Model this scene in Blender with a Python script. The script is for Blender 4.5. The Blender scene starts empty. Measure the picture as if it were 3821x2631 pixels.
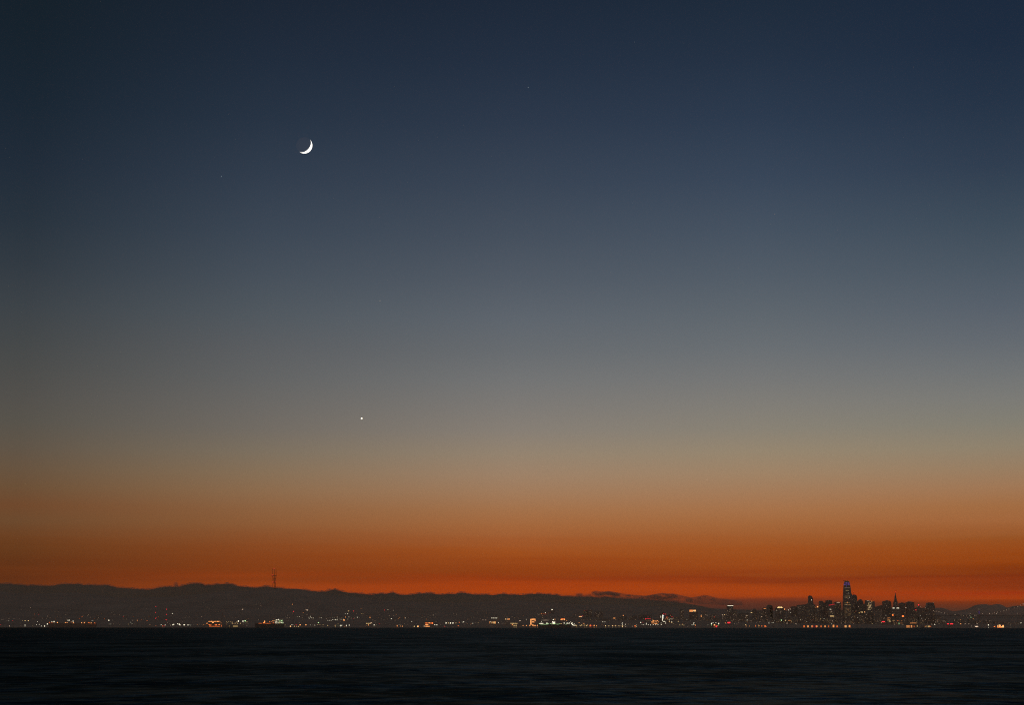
import bpy, bmesh, math, random
from mathutils import Vector, noise
random.seed(7)
S = bpy.context.scene
C = S.collection
# ------------------------------------------------------------------ camera
W, H_, F = 3821.0, 2631.0, 6300.0
CX, CY = W/2, H_/2
CAMZ = 5.0
PITCH = math.atan((2340.6-CY)/F)
ROLL = math.radians(0.031)
cam = bpy.data.cameras.new('camera'); co = bpy.data.objects.new('camera', cam); C.objects.link(co)
cam.sensor_width = 36.0; cam.lens = 36.0*F/W; cam.clip_start = 1.0; cam.clip_end = 600000.0
co.location = (0, 0, CAMZ)
co.rotation_mode = 'XYZ'
from mathutils import Matrix
fw = Vector((0, math.cos(PITCH), math.sin(PITCH)))
up0 = Vector((0, -math.sin(PITCH), math.cos(PITCH)))
r0 = Vector((1, 0, 0))
rt = r0*math.cos(ROLL)+up0*math.sin(ROLL)
up = up0*math.cos(ROLL)-r0*math.sin(ROLL)
co.rotation_euler = Matrix((rt, up, -fw)).transposed().to_euler()
S.camera = co
S.view_settings.view_transform = 'Standard'
S.view_settings.look = 'None'
S.view_settings.exposure = 0.0
S.view_settings.gamma = 1.0
S.cycles.use_denoising = False
S.cycles.use_adaptive_sampling = False
S.cycles.adaptive_threshold = 0.005
S.cycles.sample_clamp_indirect = 0.08
S.cycles.filter_width = 1.15
S.cycles.max_bounces = 5
S.cycles.volume_bounces = 1
S.cycles.volume_max_steps = 256
S.cycles.blur_glossy = 1.0

def ray(u, v):
    return fw + rt*((u-CX)/F) + up*((CY-v)/F)
def at(u, v, dist):                      # photograph pixel + distance (m) -> place
    d = ray(u, v); t = dist/d.y
    return Vector((t*d.x, dist, CAMZ+t*d.z))
K = 2318/490.0
def pz(P, x, y):                         # enlarged-panel coordinates -> photograph pixel
    return P+x/K, 2100+y/K

# ------------------------------------------------------------------ dusk sky
def lin(c):
    return [((x/255+0.055)/1.055)**2.4 if x > 10.3 else x/255/12.92 for x in c]
YS = [0, 300, 600, 900, 1200, 1300, 1450, 1600, 1700, 1800, 1900, 1950, 2000, 2060, 2090, 2115, 2145, 2165, 2190, 2210, 2228, 2246, 2260, 2280, 2344]
XS = [60, 960, 1910, 2860, 3760]
SKY = [
 [(20,32,42),(25,37,49),(33,44,57),(44,54,64),(65,70,74),(71,73,73),(80,79,76),(89,84,75),(99,85,70),(107,82,58),(112,72,44),(108,74,46),(107,65,35),(101,57,27),(97,53,26),(103,53,24),(98,49,23),(99,50,23),(104,52,25),(104,52,25),(100,50,27),(90,49,30),(84,48,32),(70,46,34),(60,44,36)],
 [(27,38,53),(34,46,62),(46,58,74),(62,73,86),(82,89,95),(91,94,97),(101,101,100),(113,107,99),(126,112,94),(138,110,82),(141,98,64),(139,91,55),(137,80,43),(134,69,31),(131,64,26),(133,63,24),(130,58,22),(139,60,22),(150,64,24),(150,62,24),(138,58,24),(115,54,28),(100,52,30),(80,48,34),(64,45,38)],
 [(29,41,58),(38,50,68),(52,64,81),(71,81,94),(94,101,109),(103,107,111),(118,118,117),(134,126,117),(148,131,111),(160,128,100),(163,114,76),(163,106,64),(160,93,50),(157,79,31),(154,72,24),(144,66,24),(142,62,22),(148,58,19),(164,64,20),(165,65,20),(152,62,24),(105,52,34),(82,48,38),(72,46,38),(66,46,40)],
 [(29,43,60),(39,52,71),(53,67,86),(73,85,99),(96,104,111),(106,111,115),(121,121,119),(137,130,117),(151,134,110),(163,129,98),(166,114,74),(165,106,62),(160,92,46),(157,80,32),(156,76,28),(152,71,25),(143,61,22),(138,56,20),(158,64,21),(166,66,20),(150,60,24),(100,50,34),(80,47,37),(70,45,37),(66,46,39)],
 [(27,41,60),(35,49,68),(48,62,80),(67,81,94),(92,100,110),(103,108,113),(120,121,119),(133,128,114),(148,131,107),(159,122,90),(161,106,64),(160,100,58),(151,85,40),(149,71,24),(147,67,18),(136,59,18),(128,53,16),(126,51,16),(139,54,14),(152,56,12),(160,60,10),(125,50,22),(96,51,34),(84,48,37),(68,47,39)],
]
ELEVS = [0, 0.35, 0.6, 0.8, 0.95, 1.1, 1.25, 1.4, 1.6, 1.85, 2.1, 2.5, 2.9, 3.4, 3.9, 4.5, 5.1, 5.8, 6.6, 7.4, 8.3, 9.3, 10.4, 11.7, 13.2, 15, 17, 19, 21, 25, 33, 45]
ADD = None
ADD = [[[-0.00685, -0.00264, 0.00031], [-0.00168, -0.00194, -0.00023], [0.00749, -0.00105, -0.00088], [0.02161, 0.0001, -0.00199], [0.03399, 0.0007, -0.003], [0.04003, 0.00187, -0.00364], [0.04057, 0.00199, -0.0037], [0.03679, 0.00132, -0.00402], [0.03256, 0.00034, -0.0043], [0.03629, 0.00379, -0.0028], [0.02573, 0.00075, -0.00341], [0.02259, 0.00391, -0.0013], [0.02667, 0.00649, -1e-05], [0.0199, 0.00926, 0.00329], [0.01956, 0.00804, 0.00256], [0.01389, 0.00718, 0.00345], [0.01158, 0.00684, 0.00333], [0.00885, 0.00694, 0.00447], [0.00659, 0.00578, 0.0058], [0.00562, 0.00524, 0.0054], [0.00248, 0.00398, 0.00415], [0.00058, 0.00273, 0.00387], [0.00101, 0.00182, 0.00134], [0.00122, 0.00172, 0.00185], [-0.00039, 0.00106, 0.00194], [-0.00098, 0.00013, 0.00123], [-0.00083, -8e-05, 0.00051], [-0.00018, 0.0001, 0.00039], [0.0, 0.0, 0.0], [0.0, 0.0, 0.0], [0.0, 0.0, 0.0], [0.0, 0.0, 0.0]], [[0.00274, 9e-05, 0.00144], [0.01167, 0.00114, 0.00034], [0.02552, 0.00262, -0.00082], [0.05766, 0.00513, -0.00227], [0.09465, 0.00753, -0.00342], [0.12399, 0.01031, -0.00372], [0.13217, 0.01216, -0.00372], [0.12369, 0.01174, -0.00392], [0.10195, 0.00917, -0.00429], [0.06974, 0.00808, -0.00313], [0.06314, 0.00557, -0.00352], [0.05664, 0.00902, -0.00152], [0.04843, 0.00962, -0.00048], [0.04698, 0.01678, 0.00435], [0.03482, 0.01406, 0.00447], [0.03353, 0.01576, 0.00833], [0.02213, 0.0178, 0.00883], [0.01837, 0.01515, 0.01165], [0.01348, 0.01253, 0.01172], [0.01227, 0.01142, 0.01067], [0.00639, 0.00833, 0.00814], [0.00482, 0.00608, 0.00741], [0.00466, 0.00664, 0.00835], [0.00299, 0.00414, 0.00613], [0.00106, 0.00242, 0.0039], [0.00091, 0.00217, 0.00382], [-9e-05, 0.00122, 0.00252], [0.00013, 0.00082, 0.00223], [0.0, 0.0, 0.0], [0.0, 0.0, 0.0], [0.0, 0.0, 0.0], [0.0, 0.0, 0.0]], [[0.01092, -0.00195, 0.00034], [0.01413, -0.00195, -0.00025], [0.01928, -0.00156, -0.00055], [0.04481, 0.00083, -0.00175], [0.11148, 0.00636, -0.00483], [0.16318, 0.01022, -0.00651], [0.17438, 0.01074, -0.0065], [0.16209, 0.00903, -0.00697], [0.10554, 0.00426, -0.00547], [0.09817, 0.0087, -0.00566], [0.0854, 0.00787, -0.00366], [0.08829, 0.01434, -0.00189], [0.07389, 0.01954, 0.00333], [0.06742, 0.0214, 0.00473], [0.05573, 0.02305, 0.00761], [0.043, 0.02201, 0.01107], [0.03681, 0.02592, 0.01533], [0.03098, 0.02431, 0.01751], [0.01989, 0.01943, 0.01631], [0.01433, 0.01319, 0.01393], [0.01027, 0.01212, 0.01191], [0.00493, 0.00807, 0.01051], [0.00677, 0.00886, 0.01038], [0.00246, 0.00352, 0.00414], [0.00071, 0.00257, 0.00484], [0.00057, 0.00184, 0.00341], [-8e-05, 0.00088, 0.00216], [-0.00045, 0.00039, 0.0013], [0.0, 0.0, 0.0], [0.0, 0.0, 0.0], [0.0, 0.0, 0.0], [0.0, 0.0, 0.0]], [[0.00323, -0.00099, 0.00082], [0.00538, -0.00134, 0.00025], [0.01011, -0.00109, -4e-05], [0.03378, 0.00093, -0.00102], [0.10457, 0.00638, -0.00408], [0.15828, 0.01147, -0.00563], [0.15884, 0.01201, -0.0058], [0.15588, 0.01198, -0.00613], [0.08791, 2e-05, -0.00533], [0.10953, 0.01321, -0.00412], [0.09385, 0.00939, -0.00435], [0.08175, 0.0134, -0.00229], [0.07055, 0.01545, -0.00014], [0.05631, 0.01787, 0.0032], [0.05921, 0.02462, 0.00853], [0.04282, 0.01898, 0.00811], [0.03239, 0.0238, 0.0129], [0.03121, 0.02388, 0.01679], [0.01866, 0.01862, 0.01544], [0.01894, 0.01714, 0.01505], [0.01223, 0.0125, 0.01124], [0.00612, 0.00953, 0.01202], [0.00615, 0.00767, 0.00849], [0.00238, 0.00401, 0.00592], [0.00091, 0.00304, 0.00547], [4e-05, 0.00148, 0.00358], [-0.00061, 0.00143, 0.00302], [0.00013, 0.00112, 0.00206], [0.0, 0.0, 0.0], [0.0, 0.0, 0.0], [0.0, 0.0, 0.0], [0.0, 0.0, 0.0]], [[0.01587, 0.00288, -0.00026], [0.02571, 0.00325, -0.00085], [0.03777, 0.0043, -0.00177], [0.08771, 0.00466, -0.00631], [0.15981, 0.01093, -0.00892], [0.13754, -0.00351, -0.01009], [0.1442, 0.00725, -0.00717], [0.09673, 0.00114, -0.00854], [0.07263, -0.00187, -0.00987], [0.08286, 0.00787, -0.00546], [0.07908, 0.00351, -0.00679], [0.07429, 0.01053, -0.00328], [0.05724, 0.01197, -0.00126], [0.06982, 0.02326, 0.00585], [0.05629, 0.02292, 0.00718], [0.04663, 0.0224, 0.01017], [0.02573, 0.01531, 0.00786], [0.02587, 0.02126, 0.01427], [0.01792, 0.01764, 0.01481], [0.01167, 0.01295, 0.01275], [0.00621, 0.00987, 0.01099], [0.0047, 0.00854, 0.01107], [0.00502, 0.00728, 0.00809], [0.00354, 0.00499, 0.00698], [0.0006, 0.00275, 0.00492], [-0.00091, 0.00058, 0.00253], [-0.00091, 0.00054, 0.00219], [-0.00091, -0.00037, 0.00082], [0.0, 0.0, 0.0], [0.0, 0.0, 0.0], [0.0, 0.0, 0.0], [0.0, 0.0, 0.0]]]
#CALD
def sky_target(ix, el):
    # pixel row seen at this elevation in this column
    u = XS[ix]
    lo, hi = -4000.0, 2700.0
    for _ in range(40):
        m = (lo+hi)/2; d = ray(u, m).normalized()
        if math.degrees(math.asin(d.z)) > el: lo = m
        else: hi = m
    v = lo
    col = SKY[ix]
    if v <= 0:
        k = max(0.35, 1+v/4200.0)
        return [c*k for c in lin(col[0])]
    n = len(YS)
    for j in range(n-1):
        if v <= YS[j+1]:
            t = (v-YS[j])/(YS[j+1]-YS[j]); h = YS[j+1]-YS[j]; out = []
            for c in range(3):
                g = lambda k: col[k][c]
                def sl(k):                       # monotone slopes
                    if k == 0 or k == n-1: return 0.0 if k else (g(1)-g(0))/(YS[1]-YS[0])
                    a = (g(k)-g(k-1))/(YS[k]-YS[k-1]); b = (g(k+1)-g(k))/(YS[k+1]-YS[k])
                    return 0.0 if a*b <= 0 else 2*a*b/(a+b)
                m0, m1 = sl(j)*h, sl(j+1)*h
                out.append((2*t**3-3*t*t+1)*g(j)+(t**3-2*t*t+t)*m0+(3*t*t-2*t**3)*g(j+1)+(t**3-t*t)*m1)
            return lin(out)
    return lin(col[-1])
world = bpy.data.worlds.new('World'); S.world = world; world.use_nodes = True
nt = world.node_tree; N = nt.nodes; L = nt.links; N.clear()
def wn(t, **k):
    n = N.new(t)
    for a, b in k.items(): setattr(n, a, b)
    return n
def wmath(op, a, b=None, c=None):
    n = wn('ShaderNodeMath', operation=op)
    for i, x in enumerate((a, b, c)):
        if x is None: continue
        if isinstance(x, (int, float)): n.inputs[i].default_value = x
        else: L.new(x, n.inputs[i])
    return n.outputs[0]
tc = wn('ShaderNodeTexCoord'); sx = wn('ShaderNodeSeparateXYZ')
L.new(tc.outputs['Generated'], sx.inputs[0])
zc = sx.outputs['Z']
elev = wmath('MULTIPLY', wmath('ARCSINE', zc), 57.29578)
az = wmath('MULTIPLY', wmath('ARCTAN2', sx.outputs['X'], sx.outputs['Y']), 57.29578)
# thin uneven bands of far cloud low over the sunset
mp = wn('ShaderNodeMapping'); mp.inputs['Scale'].default_value = (5, 5, 130)
L.new(tc.outputs['Generated'], mp.inputs['Vector'])
nz = wn('ShaderNodeTexNoise'); nz.inputs['Scale'].default_value = 1.6; nz.inputs['Detail'].default_value = 3
L.new(mp.outputs[0], nz.inputs['Vector'])
lowmask = wmath('SUBTRACT', 1.0, wmath('MINIMUM', 1.0, wmath('MULTIPLY', wmath('ABSOLUTE', wmath('SUBTRACT', elev, 1.7)), 0.5)))
dz = wmath('MULTIPLY', wmath('MULTIPLY', wmath('SUBTRACT', nz.outputs['Fac'], 0.5), 0.75), lowmask)
elev = wmath('ADD', elev, dz)
EMAX = 45.0
# squash the scale so the ramp has its detail near the horizon
pos = wmath('POWER', wmath('DIVIDE', wmath('MAXIMUM', elev, 0.0), EMAX), 0.5)
ramps = []
for i in range(5):
    r = wn('ShaderNodeValToRGB'); cr = r.color_ramp; cr.interpolation = 'CARDINAL' if False else 'LINEAR'
    for j, e in enumerate(ELEVS):
        p = (e/EMAX)**0.5
        if j == 0: el = cr.elements[0]; el.position = 0
        elif j == len(ELEVS)-1: el = cr.elements[-1]; el.position = 1
        else: el = cr.elements.new(p)
        c = sky_target(i, e)
        if ADD: c = [max(0.0003, a+b) for a, b in zip(c, ADD[i][j])]
        el.color = (*c, 1)
    L.new(pos, r.inputs[0]); ramps.append(r)
azs = [math.degrees(math.atan2(ray(x, 2000).x, ray(x, 2000).y)) for x in XS]
cur = ramps[0].outputs[0]
for i in range(4):
    mr = wn('ShaderNodeMapRange', interpolation_type='LINEAR')
    mr.inputs['From Min'].default_value = azs[i]; mr.inputs['From Max'].default_value = azs[i+1]
    L.new(az, mr.inputs['Value'])
    mx = wn('ShaderNodeMix', data_type='RGBA'); L.new(mr.outputs[0], mx.inputs[0])
    L.new(cur, mx.inputs[6]); L.new(ramps[i+1].outputs[0], mx.inputs[7]); cur = mx.outputs[2]
# away from the sunset the sky is a dim dusky mauve
back = wn('ShaderNodeMapRange', interpolation_type='SMOOTHSTEP')
back.inputs['From Min'].default_value = 25; back.inputs['From Max'].default_value = 110
L.new(wmath('ABSOLUTE', wmath('SUBTRACT', az, 4.0)), back.inputs['Value'])
mx = wn('ShaderNodeMix', data_type='RGBA'); L.new(back.outputs[0], mx.inputs[0]); L.new(cur, mx.inputs[6])
mx.inputs[7].default_value = (0.082, 0.074, 0.070, 1); cur = mx.outputs[2]
gnd = wmath('GREATER_THAN', zc, -0.002)
mx = wn('ShaderNodeMix', data_type='RGBA'); L.new(gnd, mx.inputs[0]); mx.inputs[6].default_value = (0.006, 0.006, 0.006, 1)
L.new(cur, mx.inputs[7]); cur = mx.outputs[2]
bg = wn('ShaderNodeBackground'); L.new(cur, bg.inputs[0]); bg.inputs[1].default_value = 1.0
wo = wn('ShaderNodeOutputWorld'); L.new(bg.outputs[0], wo.inputs[0])

# ------------------------------------------------------------------ materials
def mat(name, col, rough=0.8, noise_amt=0.25, scale=0.02, spec=0.3):
    m = bpy.data.materials.new(name); m.use_nodes = True; t = m.node_tree
    p = t.nodes['Principled BSDF']; p.inputs['Roughness'].default_value = rough
    p.inputs['Specular IOR Level'].default_value = spec
    tcn = t.nodes.new('ShaderNodeTexCoord'); nn = t.nodes.new('ShaderNodeTexNoise')
    nn.inputs['Scale'].default_value = scale; nn.inputs['Detail'].default_value = 6
    t.links.new(tcn.outputs['Object'], nn.inputs['Vector'])
    r = t.nodes.new('ShaderNodeValToRGB')
    r.color_ramp.elements[0].position = 0.3; r.color_ramp.elements[1].position = 0.7
    r.color_ramp.elements[0].color = (*[c*(1-noise_amt) for c in col], 1)
    r.color_ramp.elements[1].color = (*[min(1, c*(1+noise_amt)) for c in col], 1)
    t.links.new(nn.outputs['Fac'], r.inputs[0]); t.links.new(r.outputs[0], p.inputs['Base Color'])
    return m
COL = {'w': (1, 0.90, 0.66), 'y': (1, 0.66, 0.27), 'o': (1, 0.20, 0.04), 'r': (1, 0.035, 0.05), 'g': (0.62, 1, 0.45),
       'f': (1, 0.70, 0.48), 'p': (0.30, 0.16, 0.75), 'a': (1, 0.37, 0.11), 'c': (0.8, 0.95, 1.0)}
_em = {}
def emat(c, lvl):
    k = (c, round(lvl, 2))
    if k not in _em:
        nm = {'w': 'white', 'y': 'warm_white', 'o': 'orange', 'r': 'red', 'g': 'green_white', 'f': 'faint_warm', 'p': 'purple', 'a': 'amber', 'c': 'cool_white'}[c]
        m = bpy.data.materials.new(nm+'_light'); m.use_nodes = True; t = m.node_tree; t.nodes.clear()
        e = t.nodes.new('ShaderNodeEmission'); e.inputs[0].default_value = (*COL[c], 1); e.inputs[1].default_value = lvl
        o = t.nodes.new('ShaderNodeOutputMaterial'); t.links.new(e.outputs[0], o.inputs[0])
        m.cycles.emission_sampling = 'AUTO'
        _em[k] = m
    return _em[k]
M_hill = mat('hill_scrub', (0.45, 0.385, 0.35), 1.0, 0.12, 0.004, 0.0)
M_head = mat('headland_grass', (0.60, 0.48, 0.44), 1.0, 0.2, 0.002, 0.0)
M_fog = mat('fog', (0.37, 0.32, 0.285), 1.0, 0.10, 0.0012, 0.0)
M_bld = mat('tower_cladding', (0.39, 0.325, 0.29), 0.6, 0.2, 0.03)
M_bld2 = mat('concrete_cladding', (0.48, 0.40, 0.36), 0.8, 0.2, 0.03)
M_bld3 = mat('dark_glass_cladding', (0.32, 0.26, 0.235), 0.4, 0.2, 0.03)
M_met = mat('dark_steel', (0.10, 0.07, 0.06), 0.6, 0.2, 0.5)
M_hull = mat('ship_hull_paint', (0.22, 0.19, 0.17), 0.6, 0.2, 0.05)
M_hullr = mat('red_hull_paint', (0.42, 0.31, 0.26), 0.6, 0.2, 0.05)
M_sup = mat('ship_white_paint', (0.45, 0.46, 0.42), 0.5, 0.1, 0.2)
M_house = mat('house_stucco', (0.42, 0.36, 0.325), 0.9, 0.2, 0.3)
M_roof = mat('roof_felt', (0.36, 0.31, 0.28), 0.9, 0.2, 0.3)

# ------------------------------------------------------------------ helpers
def tag(o, label=None, cat=None, group=None, kind=None):
    if label and len(label.split()) > 16: print('LONG', len(label.split()), label)
    if label: o['label'] = label
    if cat: o['category'] = cat
    if group: o['group'] = group
    if kind: o['kind'] = kind
    return o
def link(name, me, parent=None, m=None):
    if m is not None and not me.materials: me.materials.append(m)
    o = bpy.data.objects.new(name, me); C.objects.link(o)
    if parent: o.parent = parent
    return o
def empty(name, loc):
    o = bpy.data.objects.new(name, None); C.objects.link(o); o.location = loc; o.empty_display_size = 5
    return o
def mesh(verts, faces, name='m'):
    me = bpy.data.meshes.new(name); me.from_pydata([tuple(v) for v in verts], [], faces); me.update(); return me
def prism(prof, depth, y0=0.0, name='m'):
    """closed outline in x,z pulled back along +y"""
    n = len(prof)
    v = [(x, y0, z) for x, z in prof]+[(x, y0+depth, z) for x, z in prof]
    f = [tuple(range(n)), tuple(reversed(range(n, 2*n)))]
    for i in range(n):
        j = (i+1) % n; f.append((i, i+n, j+n, j))
    me = mesh(v, f, name)
    bm = bmesh.new(); bm.from_mesh(me); bmesh.ops.recalc_face_normals(bm, faces=bm.faces); bm.to_mesh(me); bm.free()
    return me
def boxes(lst, name='m'):
    """list of (x0,x1,y0,y1,z0,z1) in one mesh"""
    v = []; f = []
    for x0, x1, y0, y1, z0, z1 in lst:
        b = len(v)
        v += [(x0,y0,z0),(x1,y0,z0),(x1,y1,z0),(x0,y1,z0),(x0,y0,z1),(x1,y0,z1),(x1,y1,z1),(x0,y1,z1)]
        f += [tuple(b+i for i in q) for q in ((0,3,2,1),(4,5,6,7),(0,1,5,4),(1,2,6,5),(2,3,7,6),(3,0,4,7))]
    return mesh(v, f, name)
def bar(bm, a, b, r, seg=6):
    a = Vector(a); b = Vector(b); d = b-a; q = d.to_track_quat('Z', 'Y').to_matrix().to_4x4()
    bmesh.ops.create_cone(bm, cap_ends=True, segments=seg, radius1=r, radius2=r, depth=d.length,
                          matrix=Matrix.Translation((a+b)/2) @ q)
def bmo(name, bm, m, parent=None):
    me = bpy.data.meshes.new(name); bm.to_mesh(me); bm.free(); me.materials.append(m)
    return link(name, me, parent)
ORD = ['first','second','third','fourth','fifth','sixth','seventh','eighth','ninth','tenth','eleventh','twelfth','thirteenth',
       'fourteenth','fifteenth','sixteenth','seventeenth','eighteenth','nineteenth','twentieth']
TENS = ['','','twenty','thirty','forty','fifty','sixty','seventy','eighty','ninety']
def ordn(i):
    if i < 20: return ORD[i]
    a, b = divmod(i+1, 10)
    return (TENS[a]+'-'+ORD[b-1]) if b else (TENS[a][:-1]+'ieth')
CN = {'w': 'white', 'y': 'warm white', 'o': 'orange', 'r': 'red', 'g': 'greenish white', 'f': 'pale', 'a': 'amber', 'p': 'purple', 'c': 'cool white'}
def parse(txt):
    out = []
    for it in txt.replace('\n', ' ').split(';'):
        p = it.split()
        if not p: continue
        s = p[2]
        if 'x' in s: w, h = map(float, s.split('x'))
        else: w = h = float(s)
        out.append((float(p[0]), float(p[1]), w, h, p[3], float(p[4]) if len(p) > 4 else None))
    return out
def level(c, s):
    if c == 'f': return 0.20+0.055*s
    b = 0.42 if s <= 4 else 0.65 if s <= 6 else 1.0 if s <= 8 else 1.35 if s <= 12 else 1.6
    return b*(1.1 if c in 'wr' else 1.3 if c in 'ao' else 1.0)
_globe = {}
def globe(c, lvl):
    k = (c, round(lvl, 2))
    if k not in _globe:
        bm = bmesh.new(); bmesh.ops.create_icosphere(bm, subdivisions=1, radius=0.53)
        me = bpy.data.meshes.new('globe'); bm.to_mesh(me); bm.free(); me.materials.append(emat(c, lvl)); _globe[k] = me
    return _globe[k]
_pane = {}
def pane(c, lvl):
    k = (c, round(lvl, 2))
    if k not in _pane:
        me = boxes([(-0.5, 0.5, -0.5, 0.5, -0.5, 0.5)], 'pane'); me.materials.append(emat(c, lvl)); _pane[k] = me
    return _pane[k]
def m_per(dist, zpx): return zpx/K/F*dist*1.02

# ------------------------------------------------------------------ terrain
def interp(pts, x):
    if x <= pts[0][0]: return pts[0][1]
    for (a, b), (c, d) in zip(pts, pts[1:]):
        if x <= c: return b+(d-b)*(x-a)/(c-a)
    return pts[-1][1]
CREST = [(-400, 2212), (0, 2213), (480, 2226), (700, 2218), (900, 2208), (1020, 2198), (1110, 2204), (1250, 2228), (1400, 2246), (1900, 2252), (2300, 2262), (2700, 2276), (3000, 2288), (3400, 2296), (3821, 2302), (4400, 2306)]
YS0, YC = 10500.0, 15500.0
_cr = [(at(u, v, YC).x, at(u, v, YC).z) for u, v in CREST]
def terr(x, y):
    zc_ = interp(_cr, x*YC/max(y, 1000.0))
    t = (y-YS0)/(YC-YS0)
    if t <= 0: return 2.0
    if t < 1: s = 0.35*t+0.65*t*t*(3-2*t)
    else: s = 1-min(1, (t-1)*2.5)*0.7
    n = noise.fractal(Vector((x/900.0, y/700.0, 0.3)), 1.0, 2.0, 4)
    return 2.0+max(0.0, zc_*s*(1+0.16*n*min(1, t*3)))
nx_, ny_ = 330, 74
gv = []; gf = []
for j in range(ny_):
    y = YS0+j*90.0
    for i in range(nx_):
        x = -7000+i*14000/(nx_-1)
        z = terr(x, y)
        if j == ny_-1: z = -2
        gv.append((x, y, z))
b0 = len(gv)
for i in range(nx_): gv.append((gv[i][0], YS0-0.5, -1.5))
for j in range(ny_-1):
    for i in range(nx_-1):
        a = j*nx_+i; gf.append((a, a+1, a+nx_+1, a+nx_))
for i in range(nx_-1): gf.append((b0+i, b0+i+1, i+1, i))
hl = link('hills', mesh(gv, gf, 'hills'), None, M_hill); tag(hl, kind='structure')
for p in hl.data.polygons: p.use_smooth = True
def on_hill(u, v):
    d = 10560.0
    while d < 15400:
        p = at(u, v, d)
        if terr(p.x, d) >= p.z: return d
        d += 40
    return None

# headlands beyond the bridge
HP = [(-700,1030),(-300,960),(300,900),(600,830),(700,808),(760,803),(850,800),(930,815),(1000,845),(1050,862),(1120,858),(1200,845),(1300,830),(1350,808),(1400,780),(1460,755),(1540,742),(1640,738),(1700,748),(1740,757),(1790,742),(1850,735),(1900,742),(1950,762),(2000,790),(2030,797),(2060,790),(2120,772),(2200,765),(2280,770),(2420,778),(2700,760),(3200,790)]
HD = 21500.0
pts = []
for a, b in zip(HP, HP[1:]):
    n = max(2, int((b[0]-a[0])/12))
    for k in range(n):
        t = k/n; x = a[0]+(b[0]-a[0])*t; y = a[1]+(b[1]-a[1])*t
        pts.append((x, y+1.6*noise.noise(Vector((x/22.0, 0, 0)))))
v = []; f = []
rows = [(-1500, -0.02), (-1300, 0.12), (-1000, 0.42), (-700, 0.68), (-400, 0.87), (-180, 0.97), (0, 1.0), (300, 0.9), (800, 0.5), (1200, -0.02)]
for dy, s in rows:
    for x, y in pts:
        p = at(*pz(3331, x, y), HD); w_ = s*(1+0.05*noise.noise(Vector((p.x/300, dy/300, 0)))*(1 if 0 < s < 1 else 0))
        v.append((p.x*(1+dy/HD*0.9), HD+dy, p.z*w_))
n = len(pts)
for j in range(len(rows)-1):
    for i in range(n-1): a = j*n+i; f.append((a, a+1, a+n+1, a+n))
hd = link('headland', mesh(v, f, 'headland'), None, M_head); tag(hd, kind='structure')
for p in hd.data.polygons: p.use_smooth = True

# ------------------------------------------------------------------ water
def water():
    v = []; f = []
    ysn = [-200, -20, 60, 150, 400, 1000, 2500, 6000, 10500.2, 16000, 22980]
    xsn = [-11800, -5000, -1500, -400, 0, 400, 1500, 5000, 11800]
    for y in ysn:
        for x in xsn: v.append((x, y, 0))
    n = len(xsn)
    for j in range(len(ysn)-1):
        for i in range(n-1): a = j*n+i; f.append((a, a+1, a+n+1, a+n))
    o = link('water', mesh(v, f, 'water'))
    m = bpy.data.materials.new('bay_water'); m.use_nodes = True; t = m.node_tree; t.nodes.clear()
    p = t.nodes.new('ShaderNodeBsdfAnisotropic'); wout = t.nodes.new('ShaderNodeOutputMaterial'); t.links.new(p.outputs[0], wout.inputs[0])
    p.inputs['Color'].default_value = (0.022, 0.042, 0.056, 1)
    g = t.nodes.new('ShaderNodeNewGeometry')
    def nse(sc, det, sxy, off=0):
        mpn = t.nodes.new('ShaderNodeMapping'); mpn.inputs['Scale'].default_value = (sxy[0], sxy[1], 1); mpn.inputs['Location'].default_value = (off, off, 0)
        t.links.new(g.outputs['Position'], mpn.inputs['Vector'])
        q = t.nodes.new('ShaderNodeTexNoise'); q.inputs['Scale'].default_value = sc; q.inputs['Detail'].default_value = det
        q.inputs['Roughness'].default_value = 0.55
        t.links.new(mpn.outputs[0], q.inputs['Vector']); return q.outputs['Fac']
    a = nse(0.30, 4, (1.0, 0.55)); b = nse(0.045, 3, (1, 0.6), 13)
    def bump(h, dist, strg, prev=None):
        bn = t.nodes.new('ShaderNodeBump'); bn.inputs['Distance'].default_value = dist; bn.inputs['Strength'].default_value = strg
        t.links.new(h, bn.inputs['Height'])
        if prev: t.links.new(prev, bn.inputs['Normal'])
        return bn.outputs[0]
    nrm = bump(b, 4.0, 1.0); nrm = bump(a, 1.0, 1.0, nrm)
    t.links.new(nrm, p.inputs['Normal'])
    # ruffled and slick patches in roughness; sky reflection streaks painted into the colour
    c = nse(0.02, 3, (0.7, 0.25), 40)
    c2 = nse(0.34, 4, (1.0, 0.8), 71); c3 = nse(0.045, 3, (0.7, 0.5), 19)
    ad = t.nodes.new('ShaderNodeMath'); ad.operation = 'ADD'; t.links.new(c2, ad.inputs[0]); t.links.new(c3, ad.inputs[1])
    rp = t.nodes.new('ShaderNodeValToRGB'); hf = t.nodes.new('ShaderNodeMath'); hf.operation = 'MULTIPLY'; hf.inputs[1].default_value = 0.5
    t.links.new(ad.outputs[0], hf.inputs[0]); t.links.new(hf.outputs[0], rp.inputs[0])
    rp.color_ramp.interpolation = 'EASE'
    rp.color_ramp.elements[0].position = 0.42; rp.color_ramp.elements[0].color = (0.015, 0.033, 0.045, 1)
    rp.color_ramp.elements[1].position = 0.60; rp.color_ramp.elements[1].color = (0.052, 0.106, 0.148, 1)
    t.links.new(rp.outputs[0], p.inputs['Color'])
    mr = t.nodes.new('ShaderNodeMapRange'); mr.inputs['To Min'].default_value = 0.12; mr.inputs['To Max'].default_value = 0.25
    t.links.new(c, mr.inputs['Value']); t.links.new(mr.outputs[0], p.inputs['Roughness'])
    o.data.materials.append(m); tag(o, kind='structure')
water()

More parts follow.
